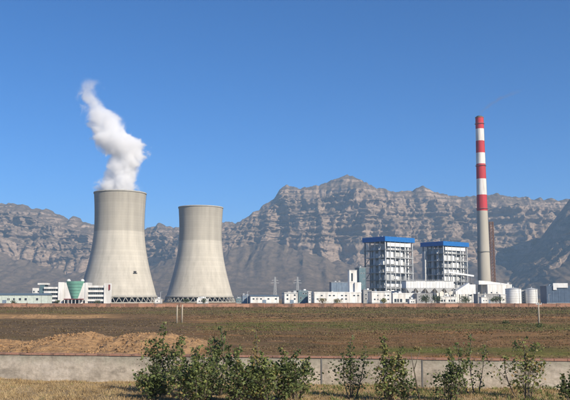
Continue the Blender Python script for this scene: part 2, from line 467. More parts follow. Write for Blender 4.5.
m1['label'] = 'long grey brown mountain range with banded cliffs behind the plant'
spur_c = [(440, 300), (480, 296), (495, 284), (510, 272), (528, 256), (545, 238), (557, 219), (566, 204), (575, 195), (600, 186), (650, 180), (720, 188), (900, 196)]
spur_f = [(440, 301), (480, 299), (510, 285), (540, 268), (570, 246), (620, 235), (720, 232), (900, 240)]
m2 = mountain('mountain_spur', spur_c, spur_f, 2500, 3300, 3700, (gx(452, 3700), 2500), 380, 170, 5.1, spur=60, gully=70)
m2['label'] = 'nearer mountain spur sloping down from the right edge'

# ================================================================== COOLING TOWERS
tm = bpy.data.materials.new('tower_concrete'); tm.use_nodes = True
t = tm.node_tree; b = t.nodes['Principled BSDF']; b.inputs['Roughness'].default_value = 0.9; b.inputs['Specular IOR Level'].default_value = 0.15
tc = t.nodes.new('ShaderNodeTexCoord'); sep = t.nodes.new('ShaderNodeSeparateXYZ'); t.links.new(tc.outputs['Object'], sep.inputs[0])
st = nz(0.16, 6, (1, 1, 0.07)); pa = nz(0.035, 5, (1, 1, 1)); sp = nz(0.9, 4, (1, 1, 0.6))
base = ramp(pa.outputs['Fac'], [(0.3, (0.56, 0.52, 0.435)), (0.7, (0.49, 0.455, 0.385))])
zz = t.nodes.new('ShaderNodeMapRange'); t.links.new(sep.outputs['Z'], zz.inputs[0]); zz.inputs[1].default_value = 70.2; zz.inputs[2].default_value = 70.8; zz.inputs[3].default_value = 1.0; zz.inputs[4].default_value = 0.80
zt = t.nodes.new('ShaderNodeMapRange'); t.links.new(sep.outputs['Z'], zt.inputs[0]); zt.inputs[1].default_value = 92; zt.inputs[2].default_value = 110; zt.inputs[3].default_value = 1.0; zt.inputs[4].default_value = 0.92
ss = t.nodes.new('ShaderNodeMapRange'); t.links.new(st.outputs['Fac'], ss.inputs[0]); ss.inputs[1].default_value = 0.3; ss.inputs[2].default_value = 0.7; ss.inputs[3].default_value = 0.84; ss.inputs[4].default_value = 1.10
# lift lines every 1.3 m, each ring its own slight tone
wz = t.nodes.new('ShaderNodeMath'); wz.operation = 'DIVIDE'; t.links.new(sep.outputs['Z'], wz.inputs[0]); wz.inputs[1].default_value = 2.6
fl = math_('FLOOR', wz.outputs[0])
wn = t.nodes.new('ShaderNodeTexWhiteNoise'); wn.noise_dimensions = '1D'; t.links.new(fl, wn.inputs['W'])
wr = t.nodes.new('ShaderNodeMapRange'); t.links.new(wn.outputs['Value'], wr.inputs[0]); wr.inputs[3].default_value = 0.965; wr.inputs[4].default_value = 1.03
k = math_('MULTIPLY', zz.outputs[0], ss.outputs[0]); k = math_('MULTIPLY', k, wr.outputs[0]); k = math_('MULTIPLY', k, zt.outputs[0])
fr = math_('FRACT', wz.outputs[0]); jl = math_('LESS_THAN', fr, 0.09); jl = math_('SUBTRACT', 1.0, math_('MULTIPLY', jl, 0.09)); k = math_('MULTIPLY', k, jl)
# dark water stains running down from the rim
rs_ = nz(0.30, 7, (1, 1, 0.03), 0.7); rz_ = t.nodes.new('ShaderNodeMapRange'); t.links.new(rs_.outputs['Fac'], rz_.inputs[0]); rz_.inputs[1].default_value = 0.52; rz_.inputs[2].default_value = 0.72; rz_.inputs[3].default_value = 1.0; rz_.inputs[4].default_value = 0.80
k = math_('MULTIPLY', k, rz_.outputs[0])
mx = t.nodes.new('ShaderNodeVectorMath'); mx.operation = 'SCALE'
t.links.new(base.outputs[0], mx.inputs[0]); t.links.new(k, mx.inputs['Scale']); t.links.new(mx.outputs[0], b.inputs['Base Color'])
MATS['tower_concrete'] = tm

TH, ZT, RT = 110.0, 80.0, 24.6
def tower_r(z):
    return RT * math.sqrt(1 + ((z - ZT) / (61.5 if z < ZT else 92.0)) ** 2)
LEG = 6.0
leg_mesh = None; shell_me = None
def cooling_tower(px, Y, label, hatch):
    global leg_mesh, shell_me
    t_ = thing('cooling_tower', label, 'cooling tower', (gx(px, Y), Y, 0), 0, 'pair of cooling towers')
    outer = [(tower_r(z), z) for z in np.linspace(LEG, TH, 70)]
    inner = [(tower_r(z) - 0.7, z) for z in np.linspace(TH, LEG, 40)]
    if shell_me is None:
        o = MB().lathe(outer + inner, 128, True).build('shell', 'tower_concrete', t_, True); shell_me = o.data
    else:
        o = link('shell', shell_me, t_)
    MB().lathe([(tower_r(TH) + 0.03, TH - 1.2), (tower_r(TH) + 0.4, TH - 1.1), (tower_r(TH) + 0.4, TH + 0.15), (tower_r(TH) - 0.5, TH + 0.15)], 128).build('rim_ring', 'concrete_leg', t_, True)
    rb = tower_r(LEG)
    MB().lathe([(rb + 0.03, LEG + 1.4), (rb + 0.55, LEG + 1.2), (rb + 0.75, LEG - 0.5), (rb - 0.6, LEG - 0.6)], 128).build('ring_beam', 'concrete_leg', t_, True)
    MB().lathe([(rb + 3.4, -0.2), (rb + 3.4, 1.0), (rb + 3.0, 1.0), (rb + 3.0, -0.2)], 96).build('basin_wall', 'concrete_leg', t_)
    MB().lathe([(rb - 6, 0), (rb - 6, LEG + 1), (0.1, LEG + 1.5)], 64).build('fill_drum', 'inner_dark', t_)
    N = 40
    if leg_mesh is None:
        o = MB().tube([(rb + 2.3, 0, 0), (rb, 2 * math.pi * rb / N / 2, LEG - 0.3)], 0.38, 6).build('leg', 'concrete_leg', t_); leg_mesh = [o.data]
        o2 = MB().tube([(rb + 2.3, 0, 0), (rb, -2 * math.pi * rb / N / 2, LEG - 0.3)], 0.38, 6).build('leg', 'concrete_leg', t_); leg_mesh.append(o2.data)
        start = 1
    else: start = 0
    for i in range(start, N):
        for me in leg_mesh: link('leg', me, t_, rot=(0, 0, 2 * math.pi * i / N))
    # inspection ladder on the lit side
    pts = []
    for z in np.linspace(LEG, TH + 1, 40):
        r = tower_r(z) + 0.35; a = R(14); pts.append((r * math.cos(a), r * math.sin(a), z))
    MB().tube(pts, 0.12, 4).build('ladder', 'steel_dark', t_)
    if hatch:
        a = math.asin(min(0.95, (at(139.2, 272, Y).x - gx(px, Y)) / tower_r(gz(272, Y))))
        z0 = gz(272, Y - 25); r = tower_r(z0)
        M = Matrix.Rotation(a, 4, 'Z')
        h = MB().box((-1.4, -r - 0.5, z0 - 0.8), (1.4, -r + 0.8, z0 + 0.9), M).build('hatch', 'inner_dark', t_)
        MB().box((-2.2, -r - 1.6, z0 - 1.15), (2.2, -r + 0.8, z0 - 0.85), M).build('landing', 'steel_dark', t_)
    return t_
cooling_tower(117.5, 800, 'concrete cooling tower with white steam rising, behind the office with green glass', True)
cooling_tower(199.6, 930, 'concrete cooling tower with no steam, smaller in the photo', False)

# ================================================================== CHIMNEY
CY = 900.0
ch = thing('chimney', 'tall concrete chimney banded red and white at the top', 'chimney', (gx(485, CY), CY, 0))
CH = gz(118, CY)
def ch_r(z): return 4.55 + (7.6 - 4.55) * (1 - z / CH) ** 1.15
zc = lambda py: gz(py, CY)
rows = [118, 129, 141, 153, 164, 179, 195, 211]
MB().lathe([(ch_r(z), z) for z in np.linspace(-0.5, zc(211), 24)], 48).build('shaft', 'chimney_concrete', ch, True)
for k in range(7):
    z1, z0 = zc(rows[k]), zc(rows[k + 1])
    MB().lathe([(ch_r(z), z) for z in np.linspace(z0, z1, 5)], 48).build('painted_band', 'white_paint' if k % 2 else 'red_paint', ch, True)
MB().lathe([(ch_r(CH), CH - .05), (ch_r(CH) + 0.3, CH), (ch_r(CH) + .3, CH + 1.0), (ch_r(CH) - 0.6, CH + 1.0), (ch_r(CH) - 0.6, CH - 6)], 48).build('rim', 'steel_brown', ch)
MB().lathe([(3.2, CH - 6), (3.2, CH + 2.2), (2.9, CH + 2.2), (2.9, CH - 6)], 32).build('flue', 'steel_dark', ch)
for py in (124, 166, 209, 252):
    z = zc(py); r = ch_r(z)
    g = MB().lathe([(r - .1, z), (r + 1.0, z), (r + 1.0, z + 0.15), (r - .1, z + 0.15)], 40).build('gallery', 'steel_grey', ch)
    MB().lathe([(r + 0.95, z + 1.05), (r + 1.02, z + 1.05), (r + 1.02, z + 1.15), (r + 0.95, z + 1.15)], 40, True).build('handrail', 'steel_grey', g)
MB().tube([(ch_r(z) * math.cos(R(-25)) * 1.02, ch_r(z) * math.sin(R(-25)) * 1.02, z) for z in np.linspace(0, CH, 12)], 0.22, 4).build('ladder', 'steel_grey', ch)

# ================================================================== STEAM AND SMOKE (real volumes)
def plume(name, label, cat, origin, H, keys, dens, color, nscale, namp, edge, step=0.25, absorb=0.0):
    """keys: (height, offset x, radius) along the plume; density fades out of the noisy radius"""
    rmax = max(abs(k[1]) + k[2] for k in keys) * 1.25
    # tube-shaped closed hull that follows the plume
    mb = MB(); n = 16; prof = []
    hs = np.linspace(0, H, 26)
    kz = [k[0] for k in keys]; kx = [k[1] for k in keys]; kr = [k[2] for k in keys]
    for z in hs:
        cx = np.interp(z, kz, kx); r = np.interp(z, kz, kr) * 1.0 + namp * 0.95 + 1.0
        if z == 0: r = np.interp(z, kz, kr) + 0.2
        prof.append([(cx + r * math.cos(2 * math.pi * k / n), r * math.sin(2 * math.pi * k / n), z) for k in range(n)])
    for ring in prof: mb.v += ring
    for i in range(len(hs) - 1):
        for k in range(n):
            k2 = (k + 1) % n
            mb.f.append((i * n + k, i * n + k2, (i + 1) * n + k2, (i + 1) * n + k))
    mb.f.append(tuple(range(n))[::-1]); mb.f.append(tuple((len(hs) - 1) * n + k for k in range(n)))
    m = bpy.data.materials.new(name); m.use_nodes = True
    global t
    t = m.node_tree
    t.nodes.remove(t.nodes['Principled BSDF'])
    pv = t.nodes.new('ShaderNodeVolumePrincipled')
    pv.inputs['Color'].default_value = (*color, 1); pv.inputs['Anisotropy'].default_value = 0.0
    tc = t.nodes.new('ShaderNodeTexCoord'); sep = t.nodes.new('ShaderNodeSeparateXYZ')
    t.links.new(tc.outputs['Object'], sep.inputs[0])
    zn = math_('DIVIDE', sep.outputs['Z'], H)
    def curve(vals, lo, hi):
        fc = t.nodes.new('ShaderNodeFloatCurve'); c = fc.mapping.curves[0]
        pts = [(k[0] / H, (v - lo) / (hi - lo)) for k, v in zip(keys, vals)]
        while len(c.points) < len(pts): c.points.new(0.5, 0.5)
        for p, q in zip(c.points, pts): p.location = q; p.handle_type = 'AUTO_CLAMPED'
        fc.mapping.update(); t.links.new(zn, fc.inputs['Value'])
        return math_('ADD', math_('MULTIPLY', fc.outputs[0], hi - lo), lo)
    cx = curve(kx, min(kx) - 1, max(kx) + 1); cr_ = curve(kr, 0, max(kr) * 1.01)
    nn = t.nodes.new('ShaderNodeTexNoise'); nn.inputs['Scale'].default_value = nscale; nn.inputs['Detail'].default_value = 5; nn.inputs['Roughness'].default_value = 0.62
    nn.inputs['Distortion'].default_value = 0.6
    t.links.new(tc.outputs['Object'], nn.inputs['Vector'])
    dx = math_('SUBTRACT', sep.outputs['X'], cx)
    d = math_('SQRT', math_('ADD', math_('MULTIPLY', dx, dx), math_('MULTIPLY', sep.outputs['Y'], sep.outputs['Y'])))
    nv = math_('MULTIPLY', math_('SUBTRACT', nn.outputs['Fac'], 0.5), namp * 4.0)
    # signed distance inside the noisy edge
    sd = math_('SUBTRACT', math_('ADD', cr_, nv), d)
    sd = math_('DIVIDE', sd, edge, True)
    fade = t.nodes.new('ShaderNodeFloatCurve'); c = fade.mapping.curves[0]
    dk = [(k[0] / H, k[3]) for k in keys]
    while len(c.points) < len(dk): c.points.new(0.5, 0.5)
    for p, q in zip(c.points, dk): p.location = q; p.handle_type = 'AUTO_CLAMPED'
    fade.mapping.update(); t.links.new(zn, fade.inputs['Value'])
    dd = math_('MULTIPLY', math_('MULTIPLY', sd, sd), math_('MULTIPLY', fade.outputs[0], dens))
    t.links.new(dd, pv.inputs['Density'])
    t.links.new(pv.outputs[0], t.nodes['Material Output'].inputs['Volume'])
    try: m.cycles.volume_step_rate = step
    except Exception: pass
    MATS[name] = m
    o = mb.build(name, m, None, False, origin)
    return tag(o, label, cat, kind='stuff')
TX, TY = gx(117.5, 800), 800.0
zb = TH - 1.5
P = []
for py, cxp, hw, dn in [(193, 116.3, 18.0, 1.0), (188, 115.5, 17.5, 1.0), (181, 119, 16.5, 1.0), (172, 123, 15.0, 1.0), (160, 126, 16.0, 0.95), (150, 125, 20.0, 0.85), (143, 121, 22, 0.75),
                        (134, 112, 18, 0.7), (124, 106, 16, 0.65), (116, 102, 15, 0.55), (109, 96, 11, 0.45), (102, 91, 9.0, 0.40), (95, 88.5, 9, 0.36), (88, 89, 10.0, 0.32), (83, 91, 9, 0.15), (78, 92, 7, 0.0)]:
    q = at(cxp, py, TY); P.append((q.z - zb, q.x - TX, hw * TY / 806 * 1.2, dn))
P[0] = (0.0, P[0][1], P[0][2], 1.0)
plume('steam_plume', 'white steam billowing up out of the nearer cooling tower', 'steam', (TX, TY, zb), P[-1][0], P, 0.26, (0.995, 0.995, 0.995), 0.07, 10.0, 7.0)
CX = gx(485, CY)
S = []
for py, cxp, hw, dn in [(117, 477.9, 3.2, 0.9), (113, 481, 4.0, 0.9), (108, 486.5, 5.2, 0.8), (103, 493, 6.0, 0.7), (98, 501, 7.0, 0.5), (94, 511, 7.5, 0.3), (89, 521, 7.5, 0.0)]:
    q = at(cxp, py, CY); S.append((q.z - CH - 1.2, q.x - CX, hw * CY / 806, dn))
S[0] = (0.0, 0.0, 3.2, 0.9)
plume('chimney_smoke', 'faint brown smoke drifting right from the chimney top', 'smoke', (CX, CY, CH + 1.2), S[-1][0], S, 0.05, (0.42, 0.34, 0.28), 0.09, 3.5, 5.0, step=0.4)

# ================================================================== BOILER HOUSES
PA = R(38)   # the plant's building axis
def boiler_house(px, Y, label, alt):
    b_ = thing('boiler_house', label, 'boiler house', (gx(px, Y), Y, 0), PA, 'boiler houses with blue roofs')
    W, D, H, LV = 39.0, 29.0, 61.8, 8
    rs = random.Random(alt)
    lev = [7.6 * k for k in range(1, LV + 1)]
    # steel columns on the perimeter and one inner row
    xs_ = [0, 7, 14, 21, 28, W]; ys_ = [0, 7.25, 14.5, 21.75, D]
    cme = {}
    for i, x in enumerate(xs_):
        for j, y in enumerate(ys_):
            if 0 < i < 5 and 0 < j < 4: continue
            w_ = 0.55 if (i, j) in ((0, 0), (5, 0), (0, 4)) else 0.42
            pale = j == 0 or (i == 0 and j in (1, 2))
            key = (w_, pale)
            if key not in cme:
                cme[key] = MB().box((-w_, -w_, 0), (w_, w_, H)).build('column', 'steel_pale' if pale else 'steel_grey', b_, loc=(x, y, 0)).data
            else:
                link('column', cme[key], b_, (x, y, 0))
    fl_me = None
    for k, z in enumerate(lev[:-1]):
        mb = MB()
        mb.box((-0.9, -0.9, z - 0.65), (W + 0.9, 0.75, z)); mb.box((-0.9, D - 0.6, z - 0.65), (W + 0.9, D + 0.9, z))
        mb.box((-0.9, 0.75, z - 0.65), (0.9, D - 0.6, z)); mb.box((W - 0.9, 0.75, z - 0.65), (W + 0.9, D - 0.6, z))
        f = mb.build('floor_beam', 'steel_pale' if k % 2 else 'steel_grey', b_)
        MB().box((0.9, 0.75, z - 0.3), (W - 0.9, D - 0.6, z - 0.05)).build('deck', 'steel_dark', f)
        hr = MB()
        for zz_ in (z + 0.55, z + 1.1):
            hr.box((-0.85, -0.85, zz_), (W + .85, -0.78, zz_ + 0.08)); hr.box((-0.85, -0.75, zz_), (-0.78, D, zz_ + 0.08))
        for q in range(0, 14): hr.box((q * 3, -0.86, z), (q * 3 + .08, -0.76, z + 1.15)); hr.box((-0.86, q * 2.1, z), (-0.76, q * 2.1 + .08, z + 1.15))
        hr.build('handrail', 'steel_pale', f)
    # boiler casing and cladding panels
    MB().box((5.2, 4.6, 0), (34, 26, 59)).build('boiler_casing', 'steel_pale', b_)
    for k in range(LV):
        z0 = (lev[k - 1] if k else 0) + 0.15; z1 = lev[k] - 1.05
        if k == LV - 1:
            MB().box((3, -0.2, z0 + 3.3), (W - 2.5, 0.3, z1 + 0.6)).build('cladding_panel', 'white_metal', b_)
            MB().box((6, 2.6, z0), (25.5, 3.2, z1)).build('cladding_panel', 'white_metal', b_); continue
        if k >= 1:
            for (a0, a1) in ((3.6, 13.6), (14.4, 20.6), (21.4, 27.4)):
                if rs.random() < 0.95:
                    top = z1 - rs.choice((0.0, 0.0, 1.2, 2.6))
                    MB().box((a0, 1.4 + rs.random() * .8, z0 + rs.choice((0, 0, 0.8))), (a1, 3.0, top)).build('cladding_panel', 'white_metal' if rs.random() < .8 else 'steel_pale', b_)
        # equipment seen through the frame: ducts, pipes, tanks
        for q in range(3):
            y_ = 3 + q * 8 + rs.random() * 3
            if rs.random() < 0.9:
                h_ = (z1 - z0) * rs.uniform(.5, .98)
                MB().box((1.4, y_, z0), (5.1, y_ + rs.uniform(2, 4.5), z0 + h_)).build('duct', rs.choice(('steel_grey', 'grey_wall', 'steel_pale', 'white_metal')), b_)
        if rs.random() < 0.8:
            MB().box((27.5, 2, z0), (27.5 + rs.uniform(3, 7), 6, z0 + rs.uniform(2.5, 5.5))).build('duct', rs.choice(('steel_grey', 'grey_wall', 'steel_pale')), b_)
    # diagonal braces
    for k in range(0, LV - 1):
        z0 = lev[k - 1] if k else 0; z1 = lev[k]
        if k % 2 == alt % 2:
            MB().bar((28, -0.1, z0), (W, -0.1, z1), 0.5).build('brace', 'steel_grey', b_)
            MB().bar((-0.1, 21.75, z1), (-0.1, D, z0), 0.5).build('brace', 'steel_grey', b_)
        else:
            MB().bar((W, -0.1, z0), (28, -0.1, z1), 0.5).build('brace', 'steel_grey', b_)
            MB().bar((-0.1, 7.25, z1), (-0.1, 0, z0), 0.5).build('brace', 'steel_grey', b_)
    # vertical downcomers
    for x, y, m in ((1.5, 10, 'white_metal'), (1.5, 17.5, 'white_metal'), (30, 1.2, 'steel_pale'), (34, 1.2, 'white_metal')):
        MB().tube([(x, y, 3), (x, y, 56)], 0.8, 10).build('pipe', m, b_, True)
    # stair zigzag on the right-hand bay
    mb = MB()
    for k in range(LV - 1):
        z0 = lev[k - 1] if k else 0
        mb.hexa([(W + 1, 2, z0), (W + 2.6, 2, z0), (W + 2.6, 9, z0 + 3.8), (W + 1, 9, z0 + 3.8), (W + 1, 2, z0 + .3), (W + 2.6, 2, z0 + .3), (W + 2.6, 9, z0 + 4.1), (W + 1, 9, z0 + 4.1)])
        mb.hexa([(W + 1, 9, z0 + 3.8), (W + 2.6, 9, z0 + 3.8), (W + 2.6, 2, z0 + 7.6), (W + 1, 2, z0 + 7.6), (W + 1, 9, z0 + 4.1), (W + 2.6, 9, z0 + 4.1), (W + 2.6, 2, z0 + 7.9), (W + 1, 2, z0 + 7.9)])
    mb.build('stair', 'steel_grey', b_)
    if alt == 2:
        MB().box((-4.2, 23, 0), (-0.95, 27, 56)).build('lift_shaft', 'steel_pale', b_)
    # roof: flat blue metal box with deep fascia
    rf = MB().box((-2.0, -2.0, H), (W + 2.0, D + 2.0, H + 4.4)).build('roof', 'blue_roof', b_)
    MB().box((-2.2, -2.2, H - 0.35), (W + 2.2, D + 2.2, H - 0.003)).build('eave_trim', 'blue_roof', rf)
    mb = MB()
    for q in range(0, 43): mb.box((-1.8 + q, -2.09, H + 0.1), (-1.65 + q, -2.003, H + 4.3)); mb.box((-2.09, -1.8 + q * .75, H + .1), (-2.003, -1.65 + q * .75, H + 4.3))
    mb.build('fascia_ribs', 'blue_roof', rf)
    for q in range(3): MB().tube([(8 + q * 11, 12, H + 4.4), (8 + q * 11, 12, H + 6.0)], 0.7, 8).build('roof_vent', 'steel_pale', rf)
    return b_
boiler_house(386, 800, 'nearer blue-roofed open steel boiler house with white panels, left of its twin', 1)
boiler_house(444.5, 868, 'farther blue-roofed open steel boiler house, beside the striped chimney', 2)

# ================================================================== PLANT BUILDINGS
WR = random.Random(9)
def windows(parent, rows_, cols_, x0, x1, z0, z1, y, w_, h_, face='front', trim='white_metal'):
    """each window: a frame with a glass pane, on the local -Y face (front) or the -X face (side)"""
    cache = None
    for r in range(rows_):
        for c in range(cols_):
            if cache is not None and WR.random() < 0.34: continue
            cx = x0 + (c + 0.5) * (x1 - x0) / cols_; cz = z0 + (r + 0.5) * (z1 - z0) / rows_
            if cache is None:
                fr = MB().box((-w_ / 2 - .12, -0.10, -h_ / 2 - .12), (w_ / 2 + .12, 0.02, h_ / 2 + .12)).build('window', trim, parent)
                pn = MB().box((-w_ / 2, -0.14, -h_ / 2), (w_ / 2, -0.103, h_ / 2)).build('pane', 'glass_dark', fr)
                cache = (fr.data, pn.data)
            else:
                fr = link('window', cache[0], parent); link('pane', cache[1], fr)
            if face == 'front': fr.location = (cx, y, cz)
            else: fr.location = (y, cx, cz); fr.rotation_euler = (0, 0, R(-90))
def building(name, label, cat, px, Y, L, D, H, wall='white_wall', roof='grey_wall', rz=None, win=None, parapet=0.6, gable=0, door=True, side_win=None, plinth=True):
    rz = PA if rz is None else rz
    b_ = thing(name, label, cat, (gx(px, Y), Y, 0), rz)
    MB().box((0, 0, 0), (L, D, H)).build('wall', wall, b_)
    if gable:
        rf = MB(); o_ = 0.5
        rf.v += [(-o_, -o_, H), (L + o_, -o_, H), (L + o_, D + o_, H), (-o_, D + o_, H), (-o_, D / 2, H + gable), (L + o_, D / 2, H + gable)]
        rf.f += [(0, 1, 5, 4), (2, 3, 4, 5), (0, 4, 3), (1, 2, 5), (0, 3, 2, 1)]
        rf.build('roof', roof, b_)
    else:
        r_ = MB().box((-0.25, -0.25, H), (L + 0.25, D + 0.25, H + 0.3)).build('roof', roof, b_)
        if parapet:
            mb = MB()
            mb.box((-0.22, -0.22, H + .3), (L + .22, 0.1, H + .3 + parapet)); mb.box((-0.22, D - .1, H + .3), (L + .22, D + .22, H + .3 + parapet))
            mb.box((-0.22, 0.1, H + .3), (0.1, D - .1, H + .3 + parapet)); mb.box((L - .1, 0.1, H + .3), (L + .22, D - .1, H + .3 + parapet))
            mb.build('parapet', wall, b_)
    BR = random.Random(int(px * 7))
    npil = max(1, int(L / 5))
    for q in range(1, npil):
        MB().box((q * L / npil - .18, -0.16, 0.9), (q * L / npil + .18, -0.003, H - .02)).build('pilaster', wall, b_)
    if not gable and L > 5:
        for q in range(BR.choice((1, 2, 3))):
            ux = BR.uniform(0.5, L - 3); uw = BR.uniform(1.2, 2.8); uy = BR.uniform(0.8, max(1, D * .5)); uh = BR.uniform(0.8, 2.2)
            MB().box((ux, uy, H + .3), (ux + uw, uy + 2, H + .3 + uh)).build('roof_unit', BR.choice(('steel_pale', 'grey_wall', 'white_metal', 'blue_grey_cladding')), b_)
        ux = BR.uniform(1, L - 1); MB().tube([(ux, 1.0, H + .2), (ux, 1.0, H + BR.uniform(2, 4.5))], 0.22, 8).build('vent_pipe', 'steel_grey', b_)
    MB().tube([(L * .93, -0.12, 0.9), (L * .93, -0.12, H)], 0.09, 6).build('downpipe', 'steel_grey', b_)
    if plinth:
        MB().box((-0.12, -0.12, 0), (L + .12, D + .12, 0.9)).build('plinth', 'grey_wall', b_)
    if door:
        d_ = MB().box((L * 0.42, -0.2, 0), (L * 0.42 + 3.2, 0.0, min(3.4, H * .6))).build('door', 'blue_grey_cladding', b_)
        MB().box((L * 0.42 + 2.6, -0.3, 1.0), (L * 0.42 + 2.75, -0.2, 1.5)).build('handle', 'steel_dark', d_)
    if win:
        r, c, w_, h_, za, zb_ = win
        windows(b_, r, c, 1.0, L - 1.0, za, zb_, 0.0, w_, h_)
    if side_win:
        r, c, w_, h_, za, zb_ = side_win
        windows(b_, r, c, 1.0, D - 1.0, za, zb_, 0.0, w_, h_, 'side')
    return b_
def mpx(Y): return Y / 806.0

# low white sheds between the cooling tower and the boilers
building('low_shed', 'long low white shed, leftmost of the white sheds between tower and boilers', 'shed', 250.5, 690, 24.5, 12, gz(296.5, 690), rz=R(8), win=(1, 7, 1.6, 1.2, 3.0, 5.4), roof='slate_roof', gable=1.2)
building('pump_house', 'dark blue-grey small block at the left end of the long white shed', 'building', 242.5, 700, 6.5, 10, gz(295.8, 700), wall='blue_grey_cladding', rz=R(8), parapet=0.3, win=(1, 2, 1.2, 1.2, 2.5, 5))
building('workshop', 'square white workshop beside a dark teal building', 'building', 284.5, 690, 11.5, 12, gz(293.6, 690), rz=R(10), win=(2, 3, 1.5, 1.4, 2.5, 9), roof='slate_roof', side_win=(2, 2, 1.2, 1.4, 2.5, 9))
building('control_building', 'dark teal building between the white workshop and the L-shaped white block', 'building', 298.5, 720, 9.0, 11, gz(291.5, 720), wall='teal_cladding', rz=R(10), win=(2, 3, 1.4, 1.4, 3, 11))
building('stair_block', 'narrow white stair block left of the long L-shaped white building', 'building', 308.5, 700, 2.4, 4.0, gz(292.5, 700), rz=R(6), win=(3, 1, 0.7, 1.0, 2, 9), door=False)
# the L-shaped white building with its tall block
mb_ = building('main_workshop', 'long low white building rising to a tall stepped block at its right end', 'building', 314.5, 700, 41.5, 16, gz(293.0, 700), rz=R(7), win=(2, 11, 1.7, 1.1, 2.6, 8.6), roof='white_wall', side_win=(2, 3, 1.4, 1.2, 2.6, 8.6))
x1 = 41.5
MB().box((x1 - 5.2, 2, gz(293, 700) + 0.35), (x1 + 0.4, 10, gz(282.3, 700))).build('stepped_block', 'white_wall', mb_)
MB().box((x1 - 9.6, 4.0, gz(293, 700) + .35), (x1 - 5.25, 11, gz(282.3, 700))).build('stepped_block', 'white_wall', mb_)
hd = MB().box((x1 - 9.7, 3.8, gz(282.3, 700)), (x1 - 2.9, 11.2, gz(270.2, 700))).build('head_block', 'white_wall', mb_)
MB().box((x1 - 9.9, 3.6, gz(270.2, 700)), (x1 - 2.7, 11.4, gz(270.2, 700) + 0.5)).build('head_cap', 'steel_pale', hd)
MB().box((x1 - 8.0, 3.66, gz(281, 700)), (x1 - 6.6, 3.797, gz(273, 700))).build('slot_window', 'glass_dark', hd)
building('coal_bunker', 'blue-grey windowless block behind the long low white building', 'building', 331.5, 770, 20.5, 16, gz(282.6, 770), wall='blue_grey_cladding', rz=R(4), parapet=0.3, door=False)
building('transfer_house', 'blue-grey slim tower block just left of the nearer boiler house', 'building', 359.5, 790, 7.0, 14, gz(268, 790), wall='teal_cladding', rz=R(12), parapet=0.3, door=False, win=(5, 2, 1.2, 1.0, 4, 32))
th = building('turbine_hall', 'long white hall running behind the low buildings below both boiler houses', 'building', 390, 785, 86, 18, gz(291.6, 785), rz=R(9), win=(1, 14, 3.6, 1.6, 5.5, 9.5), roof='white_metal', parapet=0.3, door=False)
# in front of boiler 1
building('electrical_building', 'bright white block standing in front of the nearer boiler house', 'building', 372, 715, 17.5, 14, gz(292.3, 715), rz=R(9), win=(2, 5, 1.5, 1.2, 2.0, 9.0), roof='slate_roof')
building('switch_house', 'white flat-roofed hall with a row of dark openings below, right of bright block', 'building', 393, 740, 23.5, 14, gz(294.0, 740), rz=R(9), win=(1, 8, 2.1, 3.0, 0.8, 4.6), door=False, roof='white_wall')
building('gate_house', 'tiny white hut in front of the hall with dark openings', 'hut', 409.5, 660, 5.4, 5, gz(299.6, 660) , rz=R(9), win=(1, 2, 0.9, 0.9, 1.2, 2.6), door=False, parapet=0.2)
building('boiler_annex', 'dark grey annex between the tall stepped block and bright white block', 'building', 363.5, 760, 8, 14, gz(290.5, 760), wall='grey_wall', rz=R(9), parapet=.3, win=(2, 2, 1.4, 1.4, 2.5, 10))

# electrostatic precipitators: white boxes with hoppers, on legs
def precipitator(label, pxa, pxb, Y, ztop, zbox, zhop, rz, units):
    p_ = thing('precipitator', label, 'precipitator', (gx(pxa, Y), Y, 0), rz, 'white dust precipitators on legs')
    L = (pxb - pxa) * mpx(Y) / math.cos(rz); D = 14; u = L / units
    for k in range(units):
        c = MB().box((k * u + 0.06, 0, zbox), ((k + 1) * u - 0.06, D, ztop - (0.0 if k % 2 else 0.35))).build('casing', 'white_metal', p_)
        for q in range(3):
            MB().box((k * u + (q + .5) * u / 3 - .12, -0.22, zbox + 0.1), (k * u + (q + .5) * u / 3 + .12, -0.003, ztop - 0.5)).build('stiffener', 'white_metal', c)
        for q in range(2):
            y0 = q * D / 2 + .15; y1 = (q + 1) * D / 2 - .15; xa = k * u + .2; xb = (k + 1) * u - .2
            xm = (xa + xb) / 2; ym = (y0 + y1) / 2
            MB().hexa([(xm - .5, ym - .5, zhop), (xm + .5, ym - .5, zhop), (xm + .5, ym + .5, zhop), (xm - .5, ym + .5, zhop), (xa, y0, zbox - .02), (xb, y0, zbox - .02), (xb, y1, zbox - .02), (xa, y1, zbox - .02)]).build('hopper', 'white_metal', p_)
    for k in range(units + 1):
        for y in (0.4, D - .4):
            MB().box((k * u - .3, y - .3, 0), (k * u + .3, y + .3, zbox)).build('leg', 'steel_grey', p_)
    MB().box((-0.3, -0.3, ztop), (L + .3, D + .3, ztop + .35)).build('roof', 'steel_pale', p_)
    hr = MB()
    for zz_ in (0.6, 1.15): hr.box((-0.3, -0.3, ztop + .35 + zz_), (L + .3, -0.22, ztop + .42 + zz_))
    for q in range(int(L / 2) + 1): hr.box((q * 2, -0.31, ztop + .35), (q * 2 + .07, -0.21, ztop + 1.6))
    hr.build('handrail', 'steel_pale', p_)
    return p_
precipitator('long white precipitator row with hoppers, in front between the two boiler houses', 406.5, 456, 760, gz(281.0, 760), gz(288, 760), gz(293.0, 760), R(10), 5)
